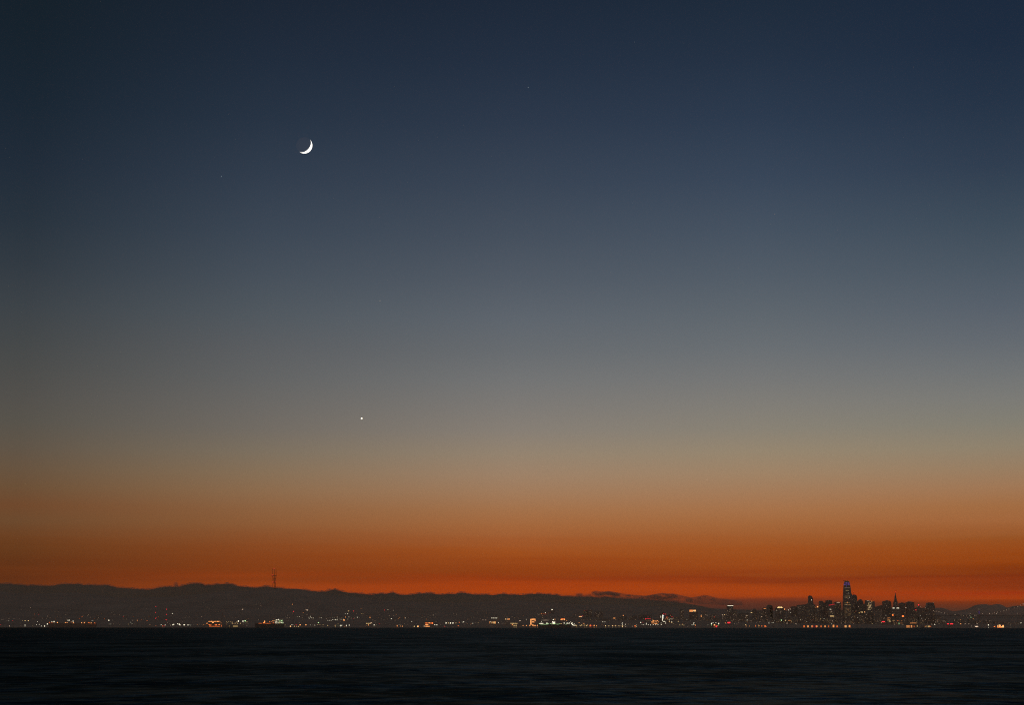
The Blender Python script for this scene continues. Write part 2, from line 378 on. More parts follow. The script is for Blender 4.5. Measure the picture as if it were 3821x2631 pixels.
# ------------------------------------------------------------------ fog bank behind the hills
BK = {0: [(-900,372),(-300,380),(0,375),(180,382),(340,395),(480,408),(640,405),(760,415),(870,420),(960,405),(1080,385),(1250,385),(1400,378),(1470,400),(1600,402),(1800,405),(1900,400),(1960,420),(2050,440),(2200,455)],
 480: [(0,460),(150,470),(250,478),(380,482),(450,465),(560,440),(650,432),(780,430),(900,430),(1000,400),(1080,380),(1200,372),(1290,378),(1350,405),(1450,405),(1560,385),(1700,380),(1820,385),(1900,415),(2000,430),(2150,440)],
 960: [(0,447),(100,435),(160,430),(260,440),(400,452),(560,475),(700,482),(850,492),(1000,510),(1150,520),(1250,508),(1310,490),(1370,478),(1440,495),(1520,520),(1640,540),(1800,550),(1950,565),(2040,570),(2120,552),(2200,550)],
 1440: [(0,560),(80,535),(140,535),(200,560),(280,575),(400,575),(520,560),(620,548),(800,545),(880,560),(980,572),(1100,555),(1220,560),(1300,538),(1390,538),(1450,555),(1600,570),(1780,565),(1900,578),(2000,560),(2100,555),(2200,572)],
 1920: [(0,570),(120,575),(250,562),(450,555),(560,560),(700,572),(850,595),(960,602),(1100,605),(1300,612),(1500,618),(1700,622),(1900,638),(2100,648)],
 2400: [(0,656),(200,668),(400,686),(600,706),(800,730),(1000,765),(1200,810),(1500,900),(1800,1020)]}
FD = 23800.0
pl = []
for P, q in BK.items():
    for x, y in q: pl.append(pz(P, x, y))
pts = []
for a, b in zip(pl, pl[1:]):
    n = max(2, int((b[0]-a[0])/1.6))
    for k in range(n):
        t = k/n; u = a[0]+(b[0]-a[0])*t; vv = a[1]+(b[1]-a[1])*t
        vv += 0.9*noise.noise(Vector((u/4.0, 1, 0)))+0.7*noise.noise(Vector((u/11.0, 5, 0)))
        pts.append((u, vv))
v = []; f = []
rows = [(-450, -0.02), (-440, 0.3), (-380, 0.6), (-300, 0.8), (-200, 0.92), (-100, 0.98), (0, 1.0), (200, 0.99), (700, 0.96), (1500, 0.9), (2200, 0.6), (2500, -0.02)]
for j, (dy, s) in enumerate(rows):
    for i, (u, vv) in enumerate(pts):
        p = at(u, vv, FD); nn = noise.fractal(Vector((p.x/160, dy/160, 2)), 1.0, 2.0, 3)
        ss = s if s <= 0 or s >= 1 else s+0.02*nn
        v.append((p.x*(1+dy/FD), FD+dy+(25*nn if 0 < s < 1 else 0), p.z*ss))
n = len(pts)
for j in range(len(rows)-1):
    for i in range(n-1): a = j*n+i; f.append((a, a+1, a+n+1, a+n))
fb = link('fog_bank', mesh(v, f, 'fog_bank'), None, M_fog)
tag(fb, 'long low dark fog bank lying behind the hills under the orange sky', 'fog bank', kind='stuff')
for p in fb.data.polygons: p.use_smooth = True

def cloud(label, P, x0, x1, y0, y1, dens, seed, slope=0.0, depth=260, shape=1.0, name='cloud_wisp', D=24100.0):
    a = at(*pz(P, x0, y1), D); b = at(*pz(P, x1, y0), D)
    cx, cz = (a.x+b.x)/2, (a.z+b.z)/2; hx, hz = (b.x-a.x)/2, (b.z-a.z)/2
    me = boxes([(-1, 1, -1, 1, -1, 1)], name)
    o = link(name, me); o.location = (cx, D, cz); o.scale = (hx, depth/2, hz); o.rotation_euler = (0, slope, 0)
    m = bpy.data.materials.new('cloud_vapour'); m.use_nodes = True; t = m.node_tree; t.nodes.clear()
    out = t.nodes.new('ShaderNodeOutputMaterial'); pv = t.nodes.new('ShaderNodeVolumePrincipled')
    pv.inputs['Color'].default_value = (0.78, 0.66, 0.62, 1); pv.inputs['Anisotropy'].default_value = 0.0
    t.links.new(pv.outputs[0], out.inputs['Volume'])
    tcn = t.nodes.new('ShaderNodeTexCoord')
    ln = t.nodes.new('ShaderNodeVectorMath'); ln.operation = 'LENGTH'; t.links.new(tcn.outputs['Object'], ln.inputs[0])
    mp_ = t.nodes.new('ShaderNodeMapping'); mp_.inputs['Location'].default_value = (seed, seed*1.7, 0); mp_.inputs['Scale'].default_value = (hx/hz*0.20*shape, 0.7, 0.9)
    t.links.new(tcn.outputs['Object'], mp_.inputs[0])
    q = t.nodes.new('ShaderNodeTexNoise'); q.inputs['Scale'].default_value = 1.0; q.inputs['Detail'].default_value = 4; q.inputs['Roughness'].default_value = 0.55
    t.links.new(mp_.outputs[0], q.inputs['Vector'])
    def mm(op, a_, b_):
        k = t.nodes.new('ShaderNodeMath'); k.operation = op
        for i, z in enumerate((a_, b_)):
            if isinstance(z, (int, float)): k.inputs[i].default_value = z
            else: t.links.new(z, k.inputs[i])
        return k.outputs[0]
    e = mm('SUBTRACT', 1.0, ln.outputs['Value'])
    d = mm('ADD', e, mm('MULTIPLY', mm('SUBTRACT', q.outputs['Fac'], 0.5), 1.7))
    d = mm('MINIMUM', mm('MAXIMUM', mm('MULTIPLY', d, 1.5), 0.0), 1.0)
    d = mm('MULTIPLY', d, mm('GREATER_THAN', e, 0.0))
    d = mm('MULTIPLY', d, mm('MINIMUM', mm('MULTIPLY', e, 2.2), 1.0))
    t.links.new(mm('MULTIPLY', d, dens), pv.inputs['Density'])
    me.materials.append(m)
    tag(o, label, 'cloud', 'dark wisps of cloud over the fog bank')
    return o
def vapour(col, dens, sc, thr, amp, seed):
    m = bpy.data.materials.new('cloud_vapour'); m.use_nodes = True; t = m.node_tree; t.nodes.clear()
    out = t.nodes.new('ShaderNodeOutputMaterial'); pv = t.nodes.new('ShaderNodeVolumePrincipled')
    pv.inputs['Color'].default_value = (*col, 1); t.links.new(pv.outputs[0], out.inputs['Volume'])
    g = t.nodes.new('ShaderNodeNewGeometry'); mp_ = t.nodes.new('ShaderNodeMapping'); mp_.inputs['Scale'].default_value = sc; mp_.inputs['Location'].default_value = (seed, 0, seed)
    t.links.new(g.outputs['Position'], mp_.inputs[0])
    q = t.nodes.new('ShaderNodeTexNoise'); q.inputs['Scale'].default_value = 1; q.inputs['Detail'].default_value = 4; t.links.new(mp_.outputs[0], q.inputs['Vector'])
    mr = t.nodes.new('ShaderNodeMapRange'); mr.interpolation_type = 'SMOOTHSTEP'; mr.inputs['From Min'].default_value = thr; mr.inputs['From Max'].default_value = thr+amp
    mr.inputs['To Max'].default_value = dens; t.links.new(q.outputs['Fac'], mr.inputs['Value']); t.links.new(mr.outputs[0], pv.inputs['Density'])
    return m
VCOL = (0.74, 0.64, 0.60)
def streak(label, P, layers, D=24100.0, depth=240, seed=0.0):
    """a cloud as nested closed volumes, thin outside and dense inside"""
    root = empty('cloud_streak', at(*pz(P, *layers[0][0][0]), D)); tag(root, label, 'cloud', 'dark streaks of cloud over the fog bank')
    for k, (up_, lo_, dens) in enumerate(layers):
        ol = []
        for seg in (up_, lo_):
            for a, b in zip(seg, seg[1:]):
                n = max(1, int(abs(b[0]-a[0])/14))
                for i in range(n):
                    t = i/n; x = a[0]+(b[0]-a[0])*t; y = a[1]+(b[1]-a[1])*t
                    ol.append((x, y+5*noise.noise(Vector((x/30.0, seed+k, 0)))))
            ol.append(seg[-1])
        W_ = [at(*pz(P, x, y), D) for x, y in ol]
        prof = [(p.x-root.location.x, p.z-root.location.z) for p in W_]
        d_ = depth*(1-0.3*k)
        link('vapour', prism(prof, d_, -d_/2), root, vapour(VCOL, dens, (0.006, 0.006, 0.022), 0.30, 0.25, seed))
streak('long dark tapering cloud streak over the right part of the fog bank', 1920,
  [([(1350,530),(1385,505),(1450,500),(1560,516),(1660,506),(1760,520),(1900,546),(2100,572),(2318,590),(2500,620)], [(2500,690),(2318,672),(2100,660),(1900,648),(1700,632),(1500,612),(1400,585),(1350,545)], 0.0050),
   ([(1385,522),(1430,510),(1560,524),(1670,515),(1760,532),(1900,560),(2050,582)], [(2050,606),(1900,600),(1750,590),(1600,584),(1480,580),(1410,560),(1385,535)], 0.0070),
   ([(1410,530),(1560,532),(1680,530),(1760,545),(1850,562)], [(1850,584),(1700,578),(1560,572),(1440,556),(1410,540)], 0.0070)], seed=2.0)
streak('smooth low dark cloud hump rising right of the long streak', 2400,
  [([(-60,615),(80,580),(200,558),(340,538),(430,548),(540,550),(640,575),(760,602),(880,632)], [(880,710),(500,705),(200,690),(0,680),(-60,660)], 0.0050),
   ([(60,598),(200,572),(330,552),(450,562),(540,566),(600,590)], [(600,620),(450,640),(300,650),(150,640),(60,620)], 0.0070)], seed=5.0)
streak('thin cloud layer sinking right above the lantern-topped tower', 2400,
  [([(760,640),(900,610),(1000,592),(1080,572),(1180,592),(1300,625),(1500,655),(1750,690)], [(1750,760),(1400,750),(1000,735),(760,710)], 0.0040),
   ([(960,620),(1080,592),(1170,606),(1260,635)], [(1260,670),(1100,660),(960,645)], 0.0035)], seed=8.0)
cloud('small dark torn cloud shred just left of the long streak', 1920, 1040, 1260, 515, 640, 0.010, 8.3, 0.03)
cloud('faint patch of cloud between the torn shred and the long streak', 1920, 1200, 1440, 530, 650, 0.005, 6.9, 0.0)
# ragged thin vapour along the top of the fog bank
fr = []
for i in range(0, len(pts), 1):
    u, vv = pts[i]
    if u > 2560: break
    h = 4.5+4.2*noise.noise(Vector((u/14.0, 9, 0)))+2.6*noise.noise(Vector((u/5.0, 3, 0)))
    fr.append((u, vv, max(0.8, h)))
prof = [(at(u, vv+4, FD).x, at(u, vv+4, FD).z) for u, vv, h in fr]+[(at(u, vv-h, FD).x, at(u, vv-h, FD).z) for u, vv, h in reversed(fr)]
link('fog_fringe', prism(prof, 160, FD-80), fb, vapour(VCOL, 0.010, (0.012, 0.012, 0.03), 0.36, 0.28, 4.0))
cloud('small puff standing up from the fog bank above the red-lit masts', 480, 770, 900, 325, 470, 0.008, 4.4)
cloud('tiny faint puff just right of the taller fog puff', 480, 900, 985, 355, 460, 0.004, 6.4)
cloud('thin wind-blown wisp at the left foot of the three-legged tower', 960, 70, 300, 380, 460, 0.006, 2.4, 0.05)
cloud('faint wisp on the fog bank left of its small central peak', 960, 1200, 1340, 445, 520, 0.005, 7.4)

# ------------------------------------------------------------------ moon, planet, stars
def moon():
    D = 200000.0
    c = at(1080+882/15.96, 490+822/15.96, D)
    dist = (c-Vector((0, 0, CAMZ))).length
    R = dist*math.tan(math.radians(29.4/F*57.2958))
    o = empty('moon', c); tag(o, 'bright thin crescent moon with its dark disc faintly visible', 'moon')
    bm = bmesh.new(); bmesh.ops.create_uvsphere(bm, u_segments=96, v_segments=64, radius=R)
    body = bmo('moon_globe', bm, bpy.data.materials.new('moon_painted_phase'), o)
    for p in body.data.polygons: p.use_smooth = True
    m = body.data.materials[0]; m.use_nodes = True; t = m.node_tree; t.nodes.clear()
    out = t.nodes.new('ShaderNodeOutputMaterial')
    # direction to the sun (below the horizon, to the right)
    toc = (Vector((0, 0, CAMZ))-c).normalized()
    a = math.radians(42)
    side = (rt*math.cos(a)-up*math.sin(a)); side = (side-toc*side.dot(toc)).normalized()
    ang = math.radians(49.5)                  # elongation of the moon from the sun
    sd = (side*math.sin(ang)-toc*math.cos(ang)).normalized()
    g = t.nodes.new('ShaderNodeTexCoord'); nv = t.nodes.new('ShaderNodeVectorMath'); nv.operation = 'NORMALIZE'
    t.links.new(g.outputs['Object'], nv.inputs[0])
    dt = t.nodes.new('ShaderNodeVectorMath'); dt.operation = 'DOT_PRODUCT'; dt.inputs[1].default_value = sd
    t.links.new(nv.outputs[0], dt.inputs[0])
    mr = t.nodes.new('ShaderNodeMapRange'); mr.inputs['From Min'].default_value = 0.0; mr.inputs['From Max'].default_value = 0.07
    mr.inputs['To Min'].default_value = 0.0; mr.inputs['To Max'].default_value = 2.0
    t.links.new(dt.outputs['Value'], mr.inputs['Value'])
    em = t.nodes.new('ShaderNodeEmission'); em.inputs[0].default_value = (1, 0.94, 0.84, 1); t.links.new(mr.outputs[0], em.inputs[1])  # sunlit crescent painted as emission by angle to the sun
    ea = t.nodes.new('ShaderNodeEmission'); ea.inputs[0].default_value = (0.0075, 0.0045, 0.0025, 1); ea.inputs[1].default_value = 1.0  # earthshine painted as a faint even emission
    tr = t.nodes.new('ShaderNodeBsdfTransparent')
    a1 = t.nodes.new('ShaderNodeAddShader'); a2 = t.nodes.new('ShaderNodeAddShader')
    t.links.new(em.outputs[0], a1.inputs[0]); t.links.new(ea.outputs[0], a1.inputs[1])
    t.links.new(a1.outputs[0], a2.inputs[0]); t.links.new(tr.outputs[0], a2.inputs[1])
    geo = t.nodes.new('ShaderNodeNewGeometry'); mxs = t.nodes.new('ShaderNodeMixShader')
    t.links.new(geo.outputs['Backfacing'], mxs.inputs[0]); t.links.new(a2.outputs[0], mxs.inputs[1]); t.links.new(tr.outputs[0], mxs.inputs[2])
    t.links.new(mxs.outputs[0], out.inputs[0]); m.cycles.emission_sampling = 'NONE'
moon()
def star(label, u, v, s, c, lvl, name='star'):
    D = 190000.0; p = at(u, v, D); o = link(name, globe(c, lvl)); o.location = p
    k = s/F*D*0.8 if name == 'star' else s/F*D; o.scale = (k, k, k)
    tag(o, label, 'planet' if name == 'planet' else 'star', None if name == 'planet' else 'faint stars in the dusk sky')
star('brightest point in the sky, a white planet below the moon', 1349.5, 1562, 6.2, 'w', 2.6, 'planet')
star('faint star high above the middle of the bay, right of the moon', 1971, 325.5, 2.9, 'c', 0.45)
star('dim star near the top edge, highest in the photo', 2367, 155, 2.3, 'c', 0.22)
star('faint star lower left of the crescent moon', 826, 658, 2.7, 'c', 0.55)
star('faint star straight above the bright planet', 1418, 1122, 2.7, 'f', 0.65)
star('very dim star at mid height near the photo centre', 1884, 819, 2.2, 'f', 0.24)
star('very dim star high in the right half of the sky', 2891, 798, 2.3, 'f', 0.40)
star('faint star low in the grey-orange sky above the city lights', 2638, 1792, 2.7, 'f', 0.75)

# ------------------------------------------------------------------ broadcast tower
def broadcast_tower():
    D = 16100.0
    q = lambda x, y, dy=0.0: Vector(at(*pz(960, x, y), D))+Vector((0, dy, 0))
    base = q(299, 440); gz = terr(base.x, D)
    root = empty('broadcast_tower', (base.x, D, gz)); tag(root, 'tall three-legged broadcast tower with red beacons rising above the fog bank', 'broadcast tower')
    inv = Vector((base.x, D, gz))
    legs = [([(271,107),(269,232),(276,290),(278,350),(274,440)], 0), ([(299,105),(299,232),(300,290),(300,350),(297,440)], 18), ([(331,107),(333,232),(325,290),(319,350),(322,440)], 0)]
    for pt, dy in legs:
        bm = bmesh.new(); P = [q(x, y, dy)-inv for x, y in pt]
        foot = P[-1].copy(); foot.z = -3; foot.x += (P[-1].x-P[-2].x)*0.6
        P.append(foot)
        for k, (a, b) in enumerate(zip(P, P[1:])): bar(bm, a, b, 1.4 if k == 0 else 1.9, 6)
        bmo('leg', bm, M_met, root)
    for y, xa, xb, hh in ((232, 254, 341, 9), (290, 274, 327, 7), (350, 275, 322, 9)):
        a = q(xa, y)-inv; b = q(xb, y)-inv; h = m_per(D, hh)/2
        bmm = bmesh.new()
        bar(bmm, a, b, h*0.55, 6)
        bar(bmm, (a.x, a.y, a.z-h*0.9), (b.x, b.y, b.z-h*0.9), 0.8, 4)
        m_ = (a+b)/2; bar(bmm, a, (m_.x, 18, m_.z), h*0.4, 6); bar(bmm, b, (m_.x, 18, m_.z), h*0.4, 6)
        n_ = 6
        for k in range(n_):
            x1 = a.x+(b.x-a.x)*k/n_; x2 = a.x+(b.x-a.x)*(k+1)/n_
            bar(bmm, (x1, 0, a.z-h*0.9), (x2, 0, a.z), 0.5, 4)
        bmo('cross_platform', bmm, M_met, root)
    # guy braces between waist and first platform
    bm = bmesh.new()
    for (x1, y1, x2, y2) in ((276,290,319,350),(325,290,278,350),(270,232,325,290),(332,232,276,290)):
        bar(bm, q(x1, y1)-inv, q(x2, y2)-inv, 0.45, 4)
    bmo('cross_brace', bm, M_met, root)
    for x, y, s, l in ((274,104,5,1.0),(299,107,8,2.2),(333,104,4,.6),(269,225,9,2.4),(278,347,9,2.4),(319,341,6,1.6)):
        o = link('beacon', globe('r', l), root); o.location = q(x, y, -6)-inv; k = m_per(D, s); o.scale = (k, k, k)
broadcast_tower()

# ------------------------------------------------------------------ lamps and houses
def pole_mesh():
    bm = bmesh.new(); bmesh.ops.create_cone(bm, cap_ends=True, segments=6, radius1=0.5, radius2=0.25, depth=1.0, matrix=Matrix.Translation((0, 0, 0.5)))
    me = bpy.data.meshes.new('pole'); bm.to_mesh(me); bm.free(); me.materials.append(M_met); return me
POLE = pole_mesh()
def lamps(P, dist, txt, where, name='harbour_lamp', group=None, cat='lamp', noun='lamp', jit=60, base_z=None):
    L_ = sorted(parse(txt))
    cnt = {}
    for (x, y, w, h, c, dbl) in L_:
        cnt[c] = cnt.get(c, 0)+1
    seen = {}
    for (x, y, w, h, c, dbl) in L_:
        d = dist+random.uniform(0, jit)
        u, vv = pz(P, x, y); p = at(u, vv, d); g = terr(p.x, d) if base_z is None else base_z
        if p.z < g+1: g = min(g, p.z-1.0)
        nm = name if name != 'harbour_lamp' else 'quay_lamp' if dbl else 'floodlight' if max(w, h) >= 12 else 'street_lamp'
        root = empty(nm, (p.x, d, g))
        i = seen.get(c, 0); seen[c] = i+1
        big = 'bright' if max(w, h) >= 12 else 'small' if max(w, h) <= 5 else ''
        which = ordn(i)+' '+CN[c]+' from left' if cnt[c] > 1 else 'the only '+CN[c]
        tag(root, f"{(big+' ') if big else ''}{noun} {where}, {which}", cat, group or ('lamps '+where))
        po = link('pole', POLE, root); po.scale = (0.9, 0.9, max(1.0, p.z-g))
        l = level(c, max(w, h)); kw, kh = m_per(d, w), m_per(d, h)
        la = link('lantern', globe(c, l), root); la.location = (0, -0.8, p.z-g); la.scale = (kw, min(kw, kh), kh)
        if dbl:
            z2 = at(u, pz(P, x, dbl)[1], d).z-g
            lb = link('lamp_reflection_glow', globe(c, l*0.8), root); lb.location = (0, -0.8, z2); lb.scale = (kw*1.05, kw, kh*0.62)  # added glowing globe standing in for the lamp's reflection at the waterline
# simple gabled house, wall + roof; lit window as a child
def house_meshes():
    wall = boxes([(-7, 7, 0, 11, -4, 6)], 'house_wall'); wall.materials.append(M_house)
    r = mesh([(-7.6,-0.6,6.02),(7.6,-0.6,6.02),(7.6,11.6,6.02),(-7.6,11.6,6.02),(-7.6,5.5,9.4),(7.6,5.5,9.4)],
             [(0,1,5,4),(2,3,4,5),(0,4,3),(1,2,5),(0,3,2,1)], 'house_roof'); r.materials.append(M_roof)
    return wall, r
HWALL, HROOF = house_meshes()
def houses(P, txt, where, noun='house light', jitter=0):
    L_ = sorted(parse(txt)); seen = {}; cnt = {}
    for it in L_: cnt[it[4]] = cnt.get(it[4], 0)+1
    for (x, y, w, h, c, dbl) in L_:
        u, vv = pz(P, x, y); d = on_hill(u, vv+1.0)
        if d is None: d = 15380.0
        p = at(u, vv, d); g = terr(p.x, d+3)
        root = empty('hillside_house', (p.x, d, min(g, p.z-3)))
        i = seen.get(c, 0); seen[c] = i+1
        which = ordn(i)+' '+CN[c]+' from left' if cnt[c] > 1 else 'the only '+CN[c]
        tag(root, f"lit house {where}, {which}", 'house', 'lit houses '+where)
        wl = link('wall', HWALL, root); wl.location = (0, 0, p.z-root.location.z-3)
        rf = link('roof', HROOF, root); rf.location = wl.location
        kw, kh = m_per(d, w), m_per(d, h)
        wi = link('lit_window', pane(c, level(c, max(w, h))), root); wi.location = (0, -0.7, p.z-root.location.z); wi.scale = (kw, 0.8, kh)

SH = 10560.0
lamps(0, SH, "15 1101 8 r 1143;28 1012 5 f;43 1008 5 f;68 1006 5 f;125 1032 6 f;155 1030 7 w;163 987 6 f;246 992 6 f;225 1030 8 r;245 1056 6 f;345 992 5 f;398 1031 7 y;168 1115 5x14 f 1134;358 1074 5 f", "at the photo's left edge")
lamps(0, SH, "443 1030 13 y;500 1030 13 y;443 1108 14 w 1139", "left of the orange-lit ship")
lamps(0, SH, "662 1048 9 w;644 1097 9 w 1147;695 1095 9 w 1147;731 1124 7x12 w;789 1124 12x24 w;838 1087 17 w", "at the orange-lit ship's stern")
lamps(0, SH, "1921 1023 17 w;1943 1087 8 w 1149;1916 1089 5 f;1975 1087 5 f;2000 1088 6 y;1988 1020 5 f;2265 1090 7 y;2310 1057 8 w", "right of the orange-lit ship")
houses(0, "375 833 5 f;540 800 6 f;522 848 4 f;545 920 5 f;609 914 6 o;670 912 7 r;683 920 8 r;755 985 6 f;842 949 6 f;885 975 4 f;818 990 5 f;1033 870 6 f;970 873 4 f;1377 808 6 f;1349 917 6 f;1140 918 5 f;1162 921 5 f;1077 974 4 f;1400 991 6 o;1449 960 5x9 o;1466 939 5 f;1562 926 6 f;1549 944 5 f;1593 967 6 f;1667 997 4 o;1690 988 5 f;1700 975 5 f;1710 965 5 f;1735 945 5 f;1740 979 6 f;1842 997 6 o;1976 880 5 f;2000 874 5 f;1990 915 4 r;2001 929 5 f;2029 921 5 f;2109 928 6 f;2178 960 6 r;2184 940 5 f;2173 1003 5 f;2190 995 5 f;2208 983 5 f;2210 968 5 f;2227 957 6 f;2235 1002 5 f;2203 947 4 f;1250 832 3 f;740 1033 4 f;615 965 3 o", "on the far left hillside")
lamps(480, SH, "40 1057 7 w;62 1082 7 w;66 1030 5 f;72 1021 7 f;151 1023 10 a;199 1025 5 o;228 1013 6 o;262 1007 4 f;165 995 4 o;325 1026 9 o;160 1050 4 o;374 1096 6 f;483 1113 7 o", "left of the two red-lit masts")
lamps(480, SH, "574 1101 12 w 1147;645 1105 12 w 1147;600 1118 7x11 o 1138;626 1123 10 r;684 1065 6 f;697 1037 4 f;716 1037 4 f;775 901 12 w", "around the second red-lit mast")
lamps(480, SH, "780 1103 15 w 1149;797 1094 16 w 1151;867 1084 11x17 w;893 1091 18 w 1148;906 1104 15 w 1146;970 1104 12 w 1146;986 1104 17 w 1146;1040 1105 11 w 1146;1055 1105 11 w 1146;1075 1105 7 w;1098 1107 6x10 w", "in the dazzling row left of the orange terminal")
lamps(480, SH, "1155 1093 5 f;1220 1104 7 a 1146;1249 1092 5 f;1204 1107 5 f 1146;1285 1094 4 f;1304 1107 5 a 1146;1324 1104 7 a 1145;1342 1100 5 a;737 1110 3x16 f", "close left of the orange terminal")
houses(480, "87 960 4 o;277 962 4 f;359 960 4 o;524 964 6 o;512 1006 6 r;550 822 3 f;603 863 6x3 f;395 883 3 f;925 895 4 f;1075 891 4 f;750 940 4 f;1078 957 5 f;996 969 5 f;1290 960 5x8 f;1190 988 3 f;955 1050 4 f;1284 763 5 f;1360 764 4 f;1425 813 5 f;1447 866 6 f;1245 847 4 f;1665 834 5 f;1728 877 5 f;1815 852 4 f;2010 828 22x4 f;1958 906 4 f;1980 882 4 f;1888 970 4 f;2255 739 5 f;2294 817 6 f;1500 762 3 f;1583 868 3 f;1440 940 3 f;1020 945 3 f;2290 1015 5 f;1708 728 3 f;1386 793 3 f;2080 1010 3 f", "on the hillside behind the masts and terminal")
_rs = random.getstate(); random.seed(41)
for where, x0, x1, n in (('as a faint pinprick on the left slope', 60, 4400, 26), ('as a faint pinprick on the centre slope', 5200, 11200, 34)):
    houses(0, ';'.join(f"{random.uniform(x0, x1):.0f} {random.triangular(840, 1060, 1010):.0f} {random.choice([3, 3, 4, 4, 5])} {random.choice('fffao')}" for _ in range(n)), where)
lamps(0, SH, ';'.join(f"{300+i*265+random.uniform(-90, 90):.0f} {random.uniform(1088, 1116):.0f} {random.choice([4, 5, 6])} {random.choice('ffyaa')} 1146" for i in range(42)), "strung thinly along the whole waterline")
random.setstate(_rs)
def red_mast(P, x, ytop, lights, label):
    d = 11200.0; p = at(*pz(P, x, ytop-6), d); g = terr(p.x, d)
    root = empty('chimney_mast', (p.x, d, g)); tag(root, label, 'mast')
    bm = bmesh.new(); h = p.z-g
    bmesh.ops.create_cone(bm, cap_ends=True, segments=10, radius1=2.4, radius2=1.2, depth=h, matrix=Matrix.Translation((0, 0, h/2)))
    bmo('shaft', bm, M_hill, root)
    for (lx, ly, s) in lights:
        q = at(*pz(P, lx, ly), d); o = link('beacon', globe('r', 2.2), root); o.location = (q.x-p.x, -3, q.z-g); k = m_per(d, s); o.scale = (k, k, k)
red_mast(480, 481, 775, [(482,777,10),(478,883,8),(475,988,7),(487,981,7)], 'tall slender mast with four red beacons, the taller left one of two')
red_mast(480, 670, 825, [(671,827,10),(669,918,8),(660,1014,8),(673,1014,8)], 'slender mast with red beacons, the shorter right one of two')
red_mast(960, 641, 862, [(641,864,10)], 'mast with one red beacon on the slope right of the broadcast tower')
red_mast(960, 1702, 857, [(1702,859,9),(1702,988,5)], 'mast with two red beacons above the mid-left waterfront')

# ------------------------------------------------------------------ buildings
def body_mesh(prof, depth, y0=0.0): return prism(prof, depth, y0)
def building(name, label, P, dist, top, lights='', rnd=None, m=None, group=None, cat='building', gz=None, depth=None, roof=True, dim=1.0):
    """top: outline points (panel x,y) left to right; walls fall to the ground"""
    d = dist
    W_ = [at(*pz(P, x, y), d) for x, y in top]
    cx = (W_[0].x+W_[-1].x)/2
    g = (min(terr(W_[0].x, d), terr(W_[-1].x, d))-2) if gz is None else gz
    root = empty(name, (cx, d, g)); tag(root, label, cat, group)
    prof = [(W_[0].x-cx, 0)]+[(p.x-cx, p.z-g) for p in W_]+[(W_[-1].x-cx, 0)]
    wd = abs(W_[-1].x-W_[0].x); dp = depth or max(14, min(60, wd*0.8))
    o = link('wall', body_mesh(list(reversed(prof)), dp), root, m or random.choice([M_bld, M_bld2, M_bld3]))
    me = o.data
    if roof and wd > 12:
        zt = max(p.z for p in W_)-g; flat = [k for k in range(len(W_)-1) if abs(W_[k].z-W_[k+1].z) < 2.5 and W_[k].z-g > zt-4]
        if flat:
            k = max(flat, key=lambda k: abs(W_[k+1].x-W_[k].x)); xa, xb = W_[k].x-cx, W_[k+1].x-cx; ww = xb-xa
            h = random.uniform(2.5, 4.5); s = random.uniform(0.15, 0.35)
            zz = W_[k].z-g-0.5
            link('rooftop_plant', boxes([(xa+ww*s, xa+ww*(s+0.4), dp*0.3, dp*0.7, zz, zz+h), (xa+ww*0.8, xa+ww*0.86, dp*0.4, dp*0.5, zz, zz+h*0.7)]), root, M_bld)
    for (x, y, w, h, c, dbl) in parse(lights):
        p = at(*pz(P, x, y), d); wi = link('lit_window', pane(c, dim*level(c, max(min(w, 14), h))), root)
        wi.location = (p.x-cx, -0.25, p.z-g); wi.scale = (m_per(d, w), 0.5, m_per(d, h))
    if rnd:
        n, x0, x1, y0, y1 = rnd[:5]; cs = rnd[5] if len(rnd) > 5 else 'fffyy'
        used = set(); k = 0; tries = 0
        while k < n and tries < n*8:
            tries += 1
            gx = random.randint(0, max(1, int((x1-x0)/9))); gy = random.randint(0, max(1, int((y1-y0)/11)))
            if (gx, gy) in used: continue
            used.add((gx, gy)); x = x0+gx*9; y = y0+gy*11
            if x > x1 or y > y1: continue
            p = at(*pz(P, x, y), d); c = random.choice(cs); s = random.choice([3.5, 4, 4, 5, 6]) 
            lv = random.choice([0.08, 0.12, 0.18, 0.27, 0.5])
            wi = link('lit_window', pane(c, lv), root); wi.location = (p.x-cx, -0.25, p.z-g); wi.scale = (m_per(d, s*random.choice([1, 1, 1.6])), 0.5, m_per(d, s))
            k += 1
    return root, cx, g
def rect(x0, x1, y): return [(x0, y), (x1, y)]

# orange-lit terminal
building('ferry_terminal', 'waterfront terminal glowing orange under a row of roof lamps', 480, SH, [(1380,1082),(1408,1082),(1412,1052),(1606,1050),(1610,1080),(1640,1082)],
 "1420 1043 13 a;1443 1043 11 a;1468 1043 15 a;1492 1043 12 a;1515 1043 12 a;1541 1043 14 a;1567 1043 13 a;1592 1043 14 a;1488 1061 22x16 a;1385 1075 12 a;1376 1079 7 o;1622 1051 6 a;1632 1069 7 a;1411 1095 8 o;1431 1103 8x18 o;1452 1106 8x16 o;1528 1103 8x18 o;1548 1102 8x20 o;1583 1098 9 o;1607 1097 12 a;1415 1146 12x7 o;1433 1146 10x8 o;1453 1146 12x9 o;1530 1146 9x6 o;1546 1146 9x6 o;1583 1148 13x7 o;1607 1146 10x6 o;1515 1128 180x3 o;1636 1120 3x30 o", m=M_hullr)  # bottom row of glowing panes stands in for the lamps' reflections
building('power_station_chimney', 'dark chimney standing right of the orange terminal', 480, 11000.0, [(1645,888),(1655,888)], m=M_bld3, cat='chimney', roof=False)

